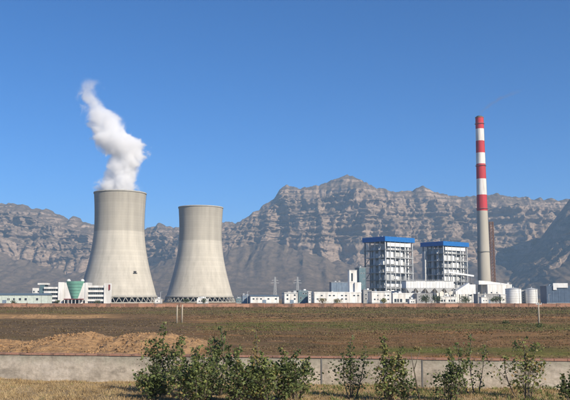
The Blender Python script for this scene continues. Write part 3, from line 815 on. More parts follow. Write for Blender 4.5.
# duct house with sloping white roof right of the second boiler, feeding the chimney
d_ = thing('flue_duct', 'white sloping flue duct rising to the right, in front of the chimney', 'flue duct', (gx(456, 770), 770, 0), R(8))
q = mpx(770)
MB().hexa([(0, 0, gz(294.5, 770)), (20 * q, 0, gz(294, 770)), (20 * q, 8, gz(294, 770)), (0, 8, gz(294.5, 770)), (0, 0, gz(291.5, 770)), (14 * q, 0, gz(282.8, 770)), (14 * q, 8, gz(282.8, 770)), (0, 8, gz(291.5, 770))]).build('duct_body', 'white_metal', d_)
MB().box((14 * q + 0.05, 0.2, gz(294, 770)), (21 * q, 8.2, gz(284.5, 770))).build('duct_head', 'white_metal', d_)
for k in range(4): MB().box((k * 6.2, 0.5, 0), (k * 6.2 + .6, 1.1, gz(294.2, 770))).build('leg', 'steel_grey', d_)
for k in range(4): MB().box((k * 6.2, 6.9, 0), (k * 6.2 + .6, 7.5, gz(294.2, 770))).build('leg', 'steel_grey', d_)
# coal conveyor bridge crossing the second boiler's front
cv = thing('conveyor_bridge', 'white inclined conveyor bridge low across the farther boiler house', 'conveyor', (0, 0, 0))
A_, B_ = at(448, 272.2, 842), at(473.5, 276, 856)
MB().tube([A_, B_], 1.15, 4).build('gallery', 'white_metal', cv)
for f_ in (0.1, 0.5, 0.9):
    p = A_.lerp(B_, f_); MB().bar((p.x, p.y, 0), (p.x, p.y, p.z - 0.8), 0.7).build('trestle', 'steel_grey', cv)
# dark plant beneath the precipitators
building('pipe_rack_house', 'dark grey equipment house beneath the precipitator row', 'building', 417, 735, 15, 8, gz(293.8, 735), wall='grey_wall', rz=R(9), parapet=0.2, win=(2, 5, 1.2, 1.1, 1.8, 7.5), door=False)
building('blower_house', 'pale grey low house under the sloping flue duct', 'building', 440, 745, 16, 8, gz(297.0, 745), wall='white_wall', rz=R(9), parapet=0.2, win=(1, 6, 1.5, 2.0, 0.8, 4.2), door=False, roof='steel_grey')
# chimney base buildings
g_ = building('desulphurisation_hall', 'white hall with sloping roof end just right of the chimney base', 'building', 488, 840, 27, 14, gz(284.6, 840), rz=R(9), win=(1, 4, 1.6, 1.4, 9, 12), roof='white_metal', parapet=0)
MB().hexa([(-9, 1, gz(284.5, 840)), (27, 1, gz(284.5, 840)), (27, 13, gz(284.5, 840)), (-9, 13, gz(284.5, 840)), (-9, 1, gz(280.6, 840)), (0, 1, gz(281.0, 840)), (0, 13, gz(281, 840)), (-9, 13, gz(280.6, 840))]).build('sloping_roof', 'white_metal', g_)
building('lime_store', 'grey-green low store in front of the chimney base', 'building', 478, 720, 20, 10, gz(294.5, 720), wall='grey_wall', rz=R(9), parapet=0.3, win=(1, 4, 1.5, 1.5, 2, 6))
building('fan_house', 'small bright white hut at the foot of the chimney', 'hut', 481.5, 690, 6.5, 5, gz(297.6, 690), rz=R(9), door=False, parapet=.2, win=(1, 2, .9, .9, 1.5, 4))
building('ash_house', 'narrow white house left of the wide storage silo', 'building', 501, 735, 5, 6, gz(295, 735), rz=R(9), door=False, parapet=.2, win=(1, 1, 1.2, 1.2, 2, 5))
def silo(label, pxc, wpx, py, Y):
    s_ = thing('storage_silo', label, 'silo', (gx(pxc, Y), Y, 0), 0, 'white storage silos')
    r = wpx / 2 * mpx(Y); h = gz(py, Y)
    MB().lathe([(r, 0), (r, h)], 40).build('drum', 'white_metal', s_, True)
    rf = MB().lathe([(r + .25, h - .3), (r + .25, h + .1), (r * .3, h + 1.1), (0.02, h + 1.2)], 40).build('roof', 'steel_pale', s_)
    MB().tube([(0, 0, h + 1.1), (0, 0, h + 2.2)], 0.5, 8).build('vent', 'steel_pale', rf)
    for k in range(1, 6): MB().lathe([(r + .0, h * k / 6 - .12), (r + .09, h * k / 6), (r, h * k / 6 + .12)], 40).build('hoop', 'steel_pale', s_)
    mb = MB(); a = R(-60); mb.tube([(math.cos(a) * (r + .35), math.sin(a) * (r + .35), 0), (math.cos(a) * (r + .35), math.sin(a) * (r + .35), h + 1)], .15, 4); mb.build('ladder', 'steel_grey', s_)
silo('wide white cylindrical silo right of the chimney', 513.6, 15.5, 289.0, 750)
silo('narrower white cylindrical silo, rightmost of the two', 531.8, 11.5, 289.3, 750)
building('silo_bay', 'narrow pale stair bay joined between the two silos', 'building', 521.5, 756, 4, 4, gz(290.5, 756), wall='steel_pale', rz=R(3), door=False, parapet=.2, win=(4, 1, .9, 1, 2, 11))
# shed at the right edge, its dark blue painted as hazy mountain shade
bs = building('hazy_shade_shed', 'shed coloured like hazy blue shade with a white panel at the right edge', 'shed', 547, 690, 46, 22, gz(286.5, 690), wall='hazy_shade_blue', roof='hazy_shade_blue', rz=R(-4), parapet=0.2)
mb = MB()
for k in range(0, 46): mb.box((k + .3, -0.12, 1.0), (k + .5, -0.003, gz(287, 690)))
mb.build('cladding_ribs', 'hazy_shade_blue', bs)
MB().box((5.5, -0.9, gz(287.8, 690)), (17.8, -0.15, gz(283.2, 690))).build('white_panel', 'white_metal', bs)
MB().box((5.5, -0.9, gz(290.0, 690)), (8.4, -0.15, gz(287.83, 690))).build('white_panel', 'white_metal', bs)

# lattice mast beside the chimney
def lattice(name, label, cat, loc, h, w0, w1, m, nb, leg=0.22, arms=(), rz=0.0):
    t_ = thing(name, label, cat, loc, rz)
    for sx in (-1, 1):
        for sy in (-1, 1): MB().bar((sx * w0, sy * w0, 0), (sx * w1, sy * w1, h), leg).build('leg', m, t_)
    mb = MB()
    for k in range(nb):
        z0, z1 = h * k / nb, h * (k + 1) / nb
        a = w0 + (w1 - w0) * k / nb; b2 = w0 + (w1 - w0) * (k + 1) / nb
        for s in (-1, 1):
            mb.bar((-a, s * a, z0), (b2, s * b2, z1), leg * .6); mb.bar((a, s * a, z0), (-b2, s * b2, z1), leg * .6)
            mb.bar((s * a, -a, z0), (s * b2, b2, z1), leg * .6); mb.bar((s * a, a, z0), (s * b2, -b2, z1), leg * .6)
            mb.bar((-b2, s * b2, z1), (b2, s * b2, z1), leg * .6); mb.bar((s * b2, -b2, z1), (s * b2, b2, z1), leg * .6)
    mb.build('bracing', m, t_)
    for z, l in arms:
        mb = MB(); mb.bar((-l, 0, z), (l, 0, z), leg * .9); mb.bar((-l, 0, z), (0, 0, z + 1.6), leg * .6); mb.bar((l, 0, z), (0, 0, z + 1.6), leg * .6)
        mb.build('crossarm', m, t_)
    return t_
mast = lattice('lattice_mast', 'slender rusty brown lattice mast directly right of the chimney', 'mast', (gx(493.6, 930), 930, 0), gz(222, 930), 2.6, 2.0, 'steel_brown', 26, 0.5)
for px, lab in ((275, 'thin steel power pylon above the long white shed'), (297.5, 'thin steel power pylon above the teal building')):
    lattice('power_pylon', lab, 'pylon', (gx(px, 1250), 1250, 0), gz(277, 1250), 2.6, 0.7, 'steel_pale', 9, 0.3, ((28, 7), (32, 5.5)), R(20))

# ================================================================== OFFICE WITH GREEN GLASS
OY = 700.0
om = mpx(OY)
of = thing('office_building', 'white office with green glass funnel front and banded wings, before left tower', 'office', (gx(74.5, OY), OY, 0), R(0))
X = lambda px: (px - 74.5) * om
Zp = lambda py: gz(py, OY)
ztop = Zp(283.5)
def wing(x0, x1, top, depth, n):
    hgt = top / n
    MB().box((x0, 1.2, 0), (x1, depth, top)).build('window_band', 'glass_dark', of)
    for k in range(n):
        MB().box((x0 - .05, 0, k * hgt + hgt * .55), (x1 + .05, depth + .2, (k + 1) * hgt)).build('spandrel', 'white_wall', of)
    for k in range(n):
        mb = MB()
        for q in range(int((x1 - x0) / 1.6) + 1):
            xx = x0 + q * 1.6
            mb.box((xx, 1.08, k * hgt + .02), (xx + .12, 1.197, k * hgt + hgt * .55 - .02))
        mb.build('mullion_row', 'steel_pale', of)
wing(X(43.5), X(58), Zp(287), 14, 4)
wing(X(87.6), X(103.8), Zp(285.6), 14, 4)
MB().box((X(58.02), -0.8, 0), (X(62.8), 15, Zp(282.2))).build('pier', 'white_wall', of)
MB().box((X(85.0), -0.8, 0), (X(87.5), 15, Zp(282.6))).build('pier', 'white_wall', of)
MB().box((X(103.9), -0.8, 0), (X(107.6), 15, Zp(283.2))).build('pier', 'white_wall', of)
MB().box((X(107.62), 1, Zp(290)), (X(108.6), 5, Zp(284.6))).build('side_sign', 'dark_red', of)
# white slanting piers around the glass funnel, stepping down
for s, a0, a1, b0, b1 in ((-1, 62.85, 66.2, 62.85, 72.2), (1, 84.95, 82.8, 84.95, 77.0)):
    zt_ = Zp(283.0); z0_ = Zp(300.4)
    n_st = 7
    for k in range(n_st):
        f0 = k / n_st; f1 = (k + 1) / n_st
        xi = a1 + (b1 - a1) * f1
        za = zt_ + (z0_ - zt_) * f0; zb2 = zt_ + (z0_ - zt_) * f1
        lo, hi = sorted((X(a0), X(xi)))
        MB().box((lo, -0.3, zb2 + 0.02), (hi, 13, za)).build('funnel_pier', 'white_wall', of)
# green glass funnel: curved, narrowing downwards
N = 16
def arc(px0, px1, z, bulge):
    out = []
    for k in range(N + 1):
        u = k / N; out.append((X(px0 + (px1 - px0) * u), -0.4 - bulge * math.sin(math.pi * u), z))
    return out
levels = 6
for k in range(levels):
    f0, f1 = k / levels, (k + 1) / levels
    za = Zp(281.3) + (Zp(300.2) - Zp(281.3)) * f0; zb2 = Zp(281.3) + (Zp(300.2) - Zp(281.3)) * f1 + 0.22
    def lr(f): return 65.3 + (71.8 - 65.3) * f, 83.7 + (77.3 - 83.7) * f
    l0, r0 = lr(f0); l1, r1 = lr(f1)
    mb = MB(); A0 = arc(l0, r0, za, 3.2 - 1.6 * f0); A1 = arc(l1, r1, zb2, 3.2 - 1.6 * f1)
    mb.v = A0 + A1; mb.f = [(i, N + 1 + i, N + 2 + i, i + 1) for i in range(N)]
    # close the back for real thickness
    nb_ = len(mb.v); mb.v += [(p[0], 1.0, p[2]) for p in A0] + [(p[0], 1.0, p[2]) for p in A1]
    mb.f += [(nb_ + i, nb_ + i + 1, nb_ + N + 2 + i, nb_ + N + 1 + i) for i in range(N)]
    mb.f += [(i, i + 1, nb_ + i + 1, nb_ + i) for i in range(N)]
    mb.build('glass_panel', 'glass_green', of)
for pxd in (67.2, 81.0):
    dm = MB().lathe([(1.7 * math.cos(a), 1.7 * math.sin(a)) for a in np.linspace(-1.2, 1.57, 10)], 20).build('roof_ball', 'white_wall', of, True, (X(pxd), 2.5, Zp(280.9)))
MB().box((X(66.2), 1.5, 0), (X(83), 13.5, Zp(283.5))).build('core', 'white_wall', of)
# entrance
MB().box((X(65), -4.5, 3.6), (X(84), -0.5, 4.4)).build('canopy', 'dark_red', of)
for q in range(6): MB().box((X(65.4 + q * 3.62), -4.2, 0), (X(65.4 + q * 3.62) + .5, -3.7, 3.6)).build('canopy_post', 'white_wall', of)
MB().box((X(70.5), -0.6, 0), (X(78.6), -0.35, 3.4)).build('door', 'glass_dark', of)
# left end: teal stair block with white cap
MB().box((X(38.6), 2, 0), (X(43.4), 12, Zp(284.8))).build('stair_tower', 'teal_cladding', of)
MB().box((X(36.4), 1.6, Zp(284.78)), (X(45.2), 12.4, Zp(283.0))).build('tower_cap', 'white_wall', of)
MB().box((X(31), 3, 0), (X(38.5), 11, Zp(288.0))).build('end_block', 'white_wall', of)
windows(of, 3, 3, X(31.4), X(38), 3, 12, 3.0, 1.2, 1.5)

building('green_shed', 'long pale green shed with slate roof at the left edge', 'shed', -30, 640, 61, 14, gz(295.2, 640), wall='green_wall', roof='slate_roof', gable=1.6, rz=R(0), win=(1, 13, 1.8, 1.8, 2.0, 6.0))
building('tower_annex', 'small white annex at the foot of the two cooling towers', 'building', 155, 720, 6, 7, gz(299.4, 720), rz=R(5), door=False, parapet=.2, win=(1, 2, 1, 1, 1.2, 3))
building('water_house', 'low white house in front of the steamless tower base', 'building', 197, 700, 10, 8, gz(299.0, 700), rz=R(6), door=False, parapet=.2, win=(1, 4, 1.1, 1.0, 1.2, 3.2), roof='white_wall')
building('valve_house', 'low bluish house right of the steamless tower base', 'building', 236, 730, 6, 7, gz(298.6, 730), wall='teal_cladding', rz=R(6), door=False, parapet=.2, win=(1, 2, 1.1, 1.0, 1.2, 3.2))

# ================================================================== PERIMETER WALL OF THE PLANT (400 m away)
PY_ = 405.0
pw = thing('perimeter_wall', 'long low reddish brick wall across the field before the plant', 'wall', (0, PY_, 0))
pan = None
SEG = 7.0
for k in range(-30, 31):
    if pan is None:
        pan = MB().box((-SEG / 2 + .26, -0.12, -0.3), (SEG / 2 - .26, 0.12, 2.15)).build('wall_panel', 'perimeter_brick', pw, loc=(k * SEG, 0, 0)).data
        cpm = MB().box((-SEG / 2 + .26, -0.2, 2.15), (SEG / 2 - .26, 0.2, 2.3)).build('coping', 'brick_coping', pw, loc=(k * SEG, 0, 0)).data
        pst = MB().box((-0.25, -0.25, -0.3), (0.25, 0.25, 2.5)).build('pier', 'perimeter_brick', pw, loc=(k * SEG + SEG / 2, 0, 0)).data
    else:
        dz_ = 0.22 * float(fbm(np.array(k * 0.7), np.array(3.3), 3)) - 0.1 * (k % 3 == 0)
        link('wall_panel', pan, pw, (k * SEG, 0, dz_)); link('coping', cpm, pw, (k * SEG, 0, dz_)); link('pier', pst, pw, (k * SEG + SEG / 2, 0, dz_))

# ================================================================== NEAR BOUNDARY WALL
wm = bpy.data.materials.new('wall_render'); wm.use_nodes = True
t = wm.node_tree; b = t.nodes['Principled BSDF']; b.inputs['Roughness'].default_value = 0.95; b.inputs['Specular IOR Level'].default_value = 0.1
tc = t.nodes.new('ShaderNodeTexCoord')
# object coords differ per panel; use world position so stains do not repeat
geo = t.nodes.new('ShaderNodeNewGeometry')
def nzw(scale, detail, stretch, rough=0.6):
    mp = t.nodes.new('ShaderNodeMapping'); mp.inputs['Scale'].default_value = stretch
    n = t.nodes.new('ShaderNodeTexNoise'); n.inputs['Scale'].default_value = scale; n.inputs['Detail'].default_value = detail; n.inputs['Roughness'].default_value = rough
    t.links.new(geo.outputs['Position'], mp.inputs[0]); t.links.new(mp.outputs[0], n.inputs['Vector']); return n
big = nzw(0.55, 8, (1, 1, 2.2), 0.7); streak = nzw(1.6, 6, (1, 1, 0.25), 0.6); spk = nzw(5, 6, (1, 1, 1), 0.7)
base = ramp(big.outputs['Fac'], [(0.36, (0.32, 0.28, 0.225)), (0.64, (0.62, 0.55, 0.46)), (0.5, (0.50, 0.435, 0.35))])
k1 = t.nodes.new('ShaderNodeMapRange'); t.links.new(streak.outputs['Fac'], k1.inputs[0]); k1.inputs[1].default_value = .3; k1.inputs[2].default_value = .65; k1.inputs[3].default_value = .72; k1.inputs[4].default_value = 1.06
k2 = t.nodes.new('ShaderNodeMapRange'); t.links.new(spk.outputs['Fac'], k2.inputs[0]); k2.inputs[1].default_value = .3; k2.inputs[2].default_value = .6; k2.inputs[3].default_value = .75; k2.inputs[4].default_value = 1.05
mx = t.nodes.new('ShaderNodeVectorMath'); mx.operation = 'SCALE'
# algae-green weathering along the top edge, ragged
sepw = t.nodes.new('ShaderNodeSeparateXYZ'); t.links.new(geo.outputs['Position'], sepw.inputs[0])
zt_ = math_('ADD', sepw.outputs['Z'], math_('MULTIPLY', math_('SUBTRACT', streak.outputs['Fac'], 0.5), 1.6))
al = t.nodes.new('ShaderNodeMapRange'); t.links.new(zt_, al.inputs[0]); al.inputs[1].default_value = 0.95; al.inputs[2].default_value = 1.55; al.inputs[3].default_value = 0.0; al.inputs[4].default_value = 0.7
mxa = t.nodes.new('ShaderNodeMix'); mxa.data_type = 'RGBA'; t.links.new(al.outputs[0], mxa.inputs['Factor']); t.links.new(base.outputs[0], mxa.inputs[6]); mxa.inputs[7].default_value = (0.30, 0.29, 0.225, 1)
t.links.new(mxa.outputs[2], mx.inputs[0]); t.links.new(math_('MULTIPLY', k1.outputs[0], k2.outputs[0]), mx.inputs['Scale']); t.links.new(mx.outputs[0], b.inputs['Base Color'])
bp = t.nodes.new('ShaderNodeBump'); bp.inputs['Strength'].default_value = 0.5; bp.inputs['Distance'].default_value = 0.03
t.links.new(spk.outputs['Fac'], bp.inputs['Height']); t.links.new(bp.outputs[0], b.inputs['Normal'])
MATS['wall_render'] = wm

WL = Vector((gx(-60, 50.8), 50.8, 0)); 
def wall_line(x):  # depth of the wall at x: it comes slightly nearer to the right
    return 47.6 - 0.165 * x * 1.0
xa, xb = -26.0, 26.0
ang = math.atan(-0.165)
bw = thing('boundary_wall', 'weathered pale rendered wall with reddish coping crossing behind the saplings', 'wall', (0, wall_line(0), 0), ang)
PL = 5.75
x322 = (at(322, 370, 47.2).x) / math.cos(ang)
rw = random.Random(4)
for k in range(-6, 6):
    x0 = x322 + (k) * PL; x1 = x0 + PL
    hgt = 1.52 + rw.uniform(-0.02, 0.02)
    # panels with slightly uneven top built from strips
    mb = MB(); n = 12
    for q in range(n):
        u0 = x0 + 0.04 + (PL - 0.08) * q / n; u1 = x0 + 0.04 + (PL - 0.08) * (q + 1) / n
    mb.box((x0 + 0.035, -0.12, -0.4), (x1 - 0.035, 0.12, hgt))
    mb.build('wall_panel', 'wall_render', bw)
    for q in range(8):
        cx0 = x0 + q * PL / 8 + 0.012; cx1 = x0 + (q + 1) * PL / 8 - 0.012
        dz = rw.uniform(-0.012, 0.012)
        MB().box((cx0, -0.17 + rw.uniform(-.012, .012), hgt + 0.002), (cx1, 0.17, hgt + 0.11 + dz)).build('coping_brick', 'brick_coping', bw)
    MB().box((x0 - 0.034, -0.15 if k in (0, 1) else -0.117, -0.4), (x0 + 0.034, 0.11, hgt - 0.02)).build('joint_post', 'concrete_dark' if k in (0, 1) else 'wall_render', bw)

# ================================================================== EARTH HEAP
def heap(name, label, px_pts, Yc, depth, seed):
    """px_pts: (px, crest row) outline; the crest lies at Yc"""
    X_ = np.array([at(a, b_, Yc).x for a, b_ in px_pts]); Z_ = np.array([at(a, b_, Yc).z for a, b_ in px_pts])
    x = np.linspace(X_[0], X_[-1], 420); cz = np.maximum(np.interp(x, X_, Z_) + 0.10 * fbm(x / 1.2 + seed, x * 0, 3), -0.2)
    v = np.linspace(-1, 1, 90)
    V, XX = np.meshgrid(v, x, indexing='ij')
    prof = (1 - np.abs(V) ** 1.5) * (1 + 0.0 * V)
    ZZ = cz[None, :] * prof + 0.26 * fbm(XX / 2.6 + seed, V * depth / 2.6, 5, 0.55) * (1 - np.abs(V) ** 3) * sstep(0, .4, cz)[None, :] - 0.12 * np.abs(V)
    ZZ += 0.10 * (ridged(XX / 1.1, V * depth / 2.0 + seed, 4)) * (1 - np.abs(V) ** 4) * sstep(0, .4, cz)[None, :]
    ZZ += 0.11 * fbm(XX / 0.5 + 3, V * depth / 0.5, 3) * (1 - np.abs(V) ** 4) * sstep(0, .3, cz)[None, :]
    YY = Yc + V * depth + 0.6 * fbm(XX / 4, V, 3)
    o = grid_mesh(name, XX, YY, ZZ, MATS['earth'])
    return tag(o, label, kind='structure')
heap('earth_heap', 'long orange earth heap behind the left part of the wall', [(-60, 346), (-30, 341), (0, 344), (12, 343), (22, 346), (34, 345), (44, 340), (58, 336), (72, 335), (82, 333.5), (96, 337), (112, 341), (124, 336), (140, 334), (160, 335), (180, 338), (196, 343), (210, 349), (225, 353)], 82, 12.5, 2.0)
heap('earth_bank', 'thin tan bank of bare earth far out in the left field', [(-40, 321), (-10, 318.5), (10, 317), (30, 315), (45, 314.8), (60, 317), (90, 316.8), (105, 317.2), (120, 321)], 205, 6, 6.0)

# clods of earth on and round the heap, stones in the near field
def clods(name, label, n, xr, yr, smin, smax, surf, m, seed):
    r = np.random.RandomState(seed)
    x = r.uniform(*xr, n); y = r.uniform(*yr, n); z = surf(x, y); k = z > -0.5; x, y, z = x[k], y[k], z[k]; n = len(x)
    sz = smin + (smax - smin) * r.rand(n) ** 3
    dirs = np.array([(1, 0, 0), (0, 1, 0), (-1, 0, 0), (0, -1, 0), (0, 0, 1), (0, 0, -1)], float)
    Vx = np.stack([x, y, z], 1)[:, None, :] + dirs[None] * sz[:, None, None] * r.uniform(.55, 1.2, (n, 6, 1)) * np.array([1.1, 1.1, .75])
    F = [(0, 1, 4), (1, 2, 4), (2, 3, 4), (3, 0, 4), (1, 0, 5), (2, 1, 5), (3, 2, 5), (0, 3, 5)]
    V = np.concatenate([Vx[:, list(f), :] for f in F], 1).reshape(-1, 3)
    return tag(tri_soup(name, V, 3, m), label, 'clods', kind='stuff')
_hd = bpy.data.objects['earth_heap'].data; _co = np.empty(len(_hd.vertices) * 3, np.float32); _hd.vertices.foreach_get('co', _co); _co = _co.reshape(90, -1, 3)
def heap_z(x, y):
    ix = np.clip(np.searchsorted(_co[45, :, 0], x), 0, _co.shape[1] - 1); iy = np.clip(((y - 82) / 12.5 + 1) / 2 * 89, 0, 89).astype(int)
    return _co[iy, ix, 2] + 0.02
clods('earth_clods', 'loose earth clods lying over the orange heap', 2600, (float(_co[45, 0, 0]) + 2, float(_co[45, -1, 0]) - 1), (70.5, 84), 0.03, 0.22, heap_z, MATS['earth'], 5)
mat('stone', (0.21, 0.15, 0.09), (0.13, 0.09, 0.055), 0.15, coords='Object')
clods('field_clods', 'scattered brown clods in the field beyond the wall', 3500, (-55, 60), (53, 150), 0.03, 0.20, lambda x, y: ground_h(x, y), MATS['stone'], 6)

# ================================================================== POLES IN THE FIELD
def pole(label, px, py_base, py_top, arm, Y=None):
    Y = Y or ground_y(py_base)
    p_ = thing('utility_pole', label, 'pole', (gx(px, Y), Y, 0), R(5), 'poles in the field')
    h = gz(py_top, Y)
    MB().tube([(0, 0, -0.4), (0.0, 0, h * .5), (0.02, 0, h)], [0.17, 0.15, 0.125], 10).build('post', 'wood_post', p_, True)
    MB().tube([(0.02, 0, h), (0.02, 0, h + 0.06)], 0.14, 10).build('cap', 'wood_post', p_)
    if arm:
        a_ = MB().box((-arm, -0.20, h - .38), (arm, -0.13, h - .26)).build('crossarm', 'steel_pale', p_)
        for s in (-1, 0, 1): MB().lathe([(0.05, 0), (0.09, .06), (.05, .12), (.08, .17), (0.02, .24)], 8).build('insulator', 'white_metal', a_, loc=(s * arm * .85, -0.165, h - .26))
pole('left pole of the close pair standing in the left field', 177.2, 323.3, 305.5, 0)
pole('right pole of the close pair standing in the left field', 182.3, 323.0, 305.0, 0)
pole('single pole with crossarm standing in the right field', 538.3, 326, 302.5, 0.55)

# ================================================================== PLANTS
leaf_mat('leaf', [(0.0, (0.045, 0.062, 0.026)), (1.0, (0.31, 0.21, 0.09)), (0.35, (0.115, 0.15, 0.058)), (0.62, (0.185, 0.225, 0.07)), (0.82, (0.26, 0.28, 0.085)), (0.93, (0.30, 0.25, 0.10))], 0.35)
leaf_mat('grass_blade', [(0.0, (0.17, 0.11, 0.05)), (1.0, (0.12, 0.15, 0.045)), (0.4, (0.41, 0.29, 0.14)), (0.72, (0.54, 0.405, 0.22)), (0.88, (0.28, 0.25, 0.09))], 0.2)
leaf_mat('weed', [(0.0, (0.09, 0.06, 0.03)), (1.0, (0.12, 0.14, 0.04)), (0.35, (0.19, 0.13, 0.06)), (0.6, (0.165, 0.135, 0.05)), (0.8, (0.09, 0.10, 0.03))], 0.15)
rng = np.random.RandomState(11)

def leaf_quads(C, size, rng, up=0.25):
    """diamond leaves, folded on the midrib: two tris as one quad of 4 verts (slightly bent)"""
    n = len(C)
    d = rng.normal(size=(n, 3)); d[:, 2] = d[:, 2] * 0.7 - 0.15; d /= np.linalg.norm(d, axis=1, keepdims=True)
    s = rng.normal(size=(n, 3)); s -= (s * d).sum(1, keepdims=True) * d; s /= np.linalg.norm(s, axis=1, keepdims=True)
    nrm = np.cross(d, s)
    L = size[:, None] if np.ndim(size) else size
    a = C; b_ = C + d * L * 0.45 + s * L * 0.40 + nrm * L * 0.06; c = C + d * L; e = C + d * L * 0.45 - s * L * 0.40 + nrm * L * 0.06
    return np.stack([a, b_, c, e], 1).reshape(-1, 3)

def sapling(label, px, Y, py_top, wpx, nstem, nleaf, tone, seed, lean=0.0, low=0.12, leafsize=0.15, name='sapling', taper=0.6):
    r = np.random.RandomState(seed)
    x = gx(px, Y); g = float(ground_h(np.array(x), np.array(Y)))
    H = at(px, py_top, Y).z - g
    Wd = wpx * mpx(Y) / 2
    t_ = thing(name, label, 'sapling', (x, Y, g - 0.03), 0, 'saplings in front of the wall')
    leaves = []; tints = []
    for s in range(nstem):
        hh = H * (1.0 if s == 0 else r.uniform(0.5, 0.85))
        off = 0 if s == 0 else r.uniform(-1, 1) * Wd * 0.75
        bx = off * 0.35; by = r.uniform(-.25, .25) * Wd
        pts = []; npt = 8
        wob = r.normal(size=2) * 0.05 * hh
        for k in range(npt):
            u = k / (npt - 1)
            pts.append(Vector((bx + (off - bx) * u ** 1.3 + lean * u * hh + wob[0] * math.sin(3 * u), by + wob[1] * math.sin(2.5 * u), hh * u)))
        MB().tube(pts, [0.035 * (hh / 3) * (1 - u_ * .85) + .006 for u_ in np.linspace(0, 1, npt)], 6).build('stem', 'bark', t_, True)
        nb = int(6 + hh * 4.2)
        br = MB()
        for q in range(nb):
            u = low + (1 - low) * (q + r.rand()) / nb
            k = u * (npt - 1); i = min(int(k), npt - 2); p0 = pts[i].lerp(pts[i + 1], k - i)
            az = r.rand() * 2 * math.pi
            ln = (Wd * (1.0 - taper * u * hh / H) * r.uniform(0.4, 1.05)) * (1.0 if u * hh < 0.55 * H else 0.45)
            rise = ln * r.uniform(0.35, 1.0)
            p2 = p0 + Vector((math.cos(az) * ln, math.sin(az) * ln * .8, rise)); pm = p0.lerp(p2, .5) + Vector((0, 0, -0.06 * ln))
            br.tube([p0, pm, p2], [0.011, .008, .004], 4, False)
            m = max(2, int(nleaf / nstem / nb))
            uu = r.uniform(0.15, 1.08, m) ** 0.8
            P0 = np.array(p0); P2 = np.array(p2)
            L = P0 + (P2 - P0) * uu[:, None] + r.normal(size=(m, 3)) * (0.035 + 0.10 * ln)
            leaves.append(L)
            base_t = np.clip(tone + r.normal() * 0.10, 0, 1)
            tints.append(np.clip(base_t + r.normal(size=m) * 0.18 + (r.rand(m) < 0.06) * 0.5, 0, 1))
        br.build('branches', 'bark', t_)['kind'] = 'stuff'
        # leader leaves
        m = max(4, int(nleaf / nstem * 0.12)); uu = r.uniform(0.6, 1.02, m)
        top = np.array(pts[-1]); mid = np.array(pts[npt // 2])
        leaves.append(mid + (top - mid) * ((uu - .5) / .5)[:, None] + r.normal(size=(m, 3)) * 0.05); tints.append(np.clip(tone + .08 + r.normal(size=m) * .12, 0, 1))
    C = np.concatenate(leaves); T = np.concatenate(tints)
    ok = C[:, 2] > 0.03; C = C[ok]; T = T[ok]
    V = leaf_quads(C, leafsize * r.uniform(0.6, 1.25, len(C)), r)
    f = tri_soup('foliage', V, 4, MATS['leaf'], T, t_)
    f['kind'] = 'stuff'
    return t_
SAP = [ # label, px, Y, top row, width px, stems, leaves, tone, lean
    ('tall leafy sapling with a thin leading shoot, leftmost of the thicket', 166, 43.0, 324, 36, 3, 620, 0.33, 0.0),
    ('low spreading dark bush at the left foot of the thicket', 157, 40.5, 366, 30, 5, 620, 0.26, 0.0),
    ('slender sapling with a slanting side shoot, second from thicket left end', 184, 41.5, 337, 26, 2, 330, 0.35, 0.02),
    ('bushy greyish green sapling in the left middle of the thicket', 198, 38.5, 345, 34, 4, 640, 0.36, 0.0),
    ('sapling with twin upright shoots left of the thicket centre', 211, 40.0, 339, 22, 2, 380, 0.30, 0.0),
    ('tall narrow dark sapling at the thicket centre', 221.5, 42.0, 327, 22, 2, 420, 0.26, 0.0),
    ('round leafy sapling right of the tall narrow one', 238, 38.6, 346, 32, 4, 640, 0.32, 0.0),
    ('thin yellowing sapling standing tall right of the thicket centre', 256, 41.0, 330, 22, 2, 200, 0.78, 0.0),
    ('brownish green sapling in the right half of the thicket', 263, 38.5, 353, 30, 4, 520, 0.45, 0.0),
    ('dark leafy sapling near the right end of the thicket', 281, 39.5, 349, 30, 3, 560, 0.25, 0.0),
    ('dark green sapling with a side branch, rightmost of the thicket', 297, 40.0, 348, 30, 3, 500, 0.24, 0.03),
    ('sparse dark sapling just right of the wall joint', 350, 41.0, 339, 36, 3, 260, 0.20, 0.0),
    ('bright green leafy sapling in the middle of the wall right half', 383.5, 39.5, 336, 32, 3, 560, 0.56, 0.0),
    ('dark sprig with few leaves left of the slanting bare stem', 403, 39.0, 372, 22, 3, 150, 0.18, 0.02),
    ('dark green bushy sapling right of the slanting bare stem', 447, 39.5, 350, 30, 3, 430, 0.30, 0.0),
    ('thin sparse sapling with a straight stem beside the bushy dark one', 471, 42.5, 334, 28, 1, 150, 0.34, 0.0),
    ('sparse yellow green sapling in front of the stained wall at right', 521, 40.5, 338, 42, 4, 380, 0.62, 0.0),
    ('dark sapling cut by the right edge of the photo', 568, 39.0, 369, 22, 3, 260, 0.20, 0.0),
]
for i, (lab, px, Y, top, wd, ns, nl, tone, lean) in enumerate(SAP):
    thick = px < 310 or px in (383.5, 447)
    sapling(lab, px, Y, top, wd * (1.5 if thick else 1.3), ns + (3 if thick else 2), int(nl * (2.3 if thick else 2.1)), tone + 0.12, 100 + i, lean, taper=0.62, low=0.05 if thick else 0.12)
# bare slanting stem
bst = thing('bare_sapling', 'leafless slanting stem with a fork standing before the wall', 'sapling', (gx(418, 40), 40, 0), 0, 'saplings in front of the wall')
p0 = Vector((0, 0, -.05)); p1 = at(411, 353, 40) - Vector(bst.location); p2 = at(414, 370, 40) - Vector(bst.location)
MB().tube([p0, p2, p1], [0.045, .03, .012], 6).build('stem', 'bark', bst, True)
MB().tube([p2, at(420.5, 348, 40) - Vector(bst.location)], [0.022, .008], 5).build('branch', 'bark', bst, True)

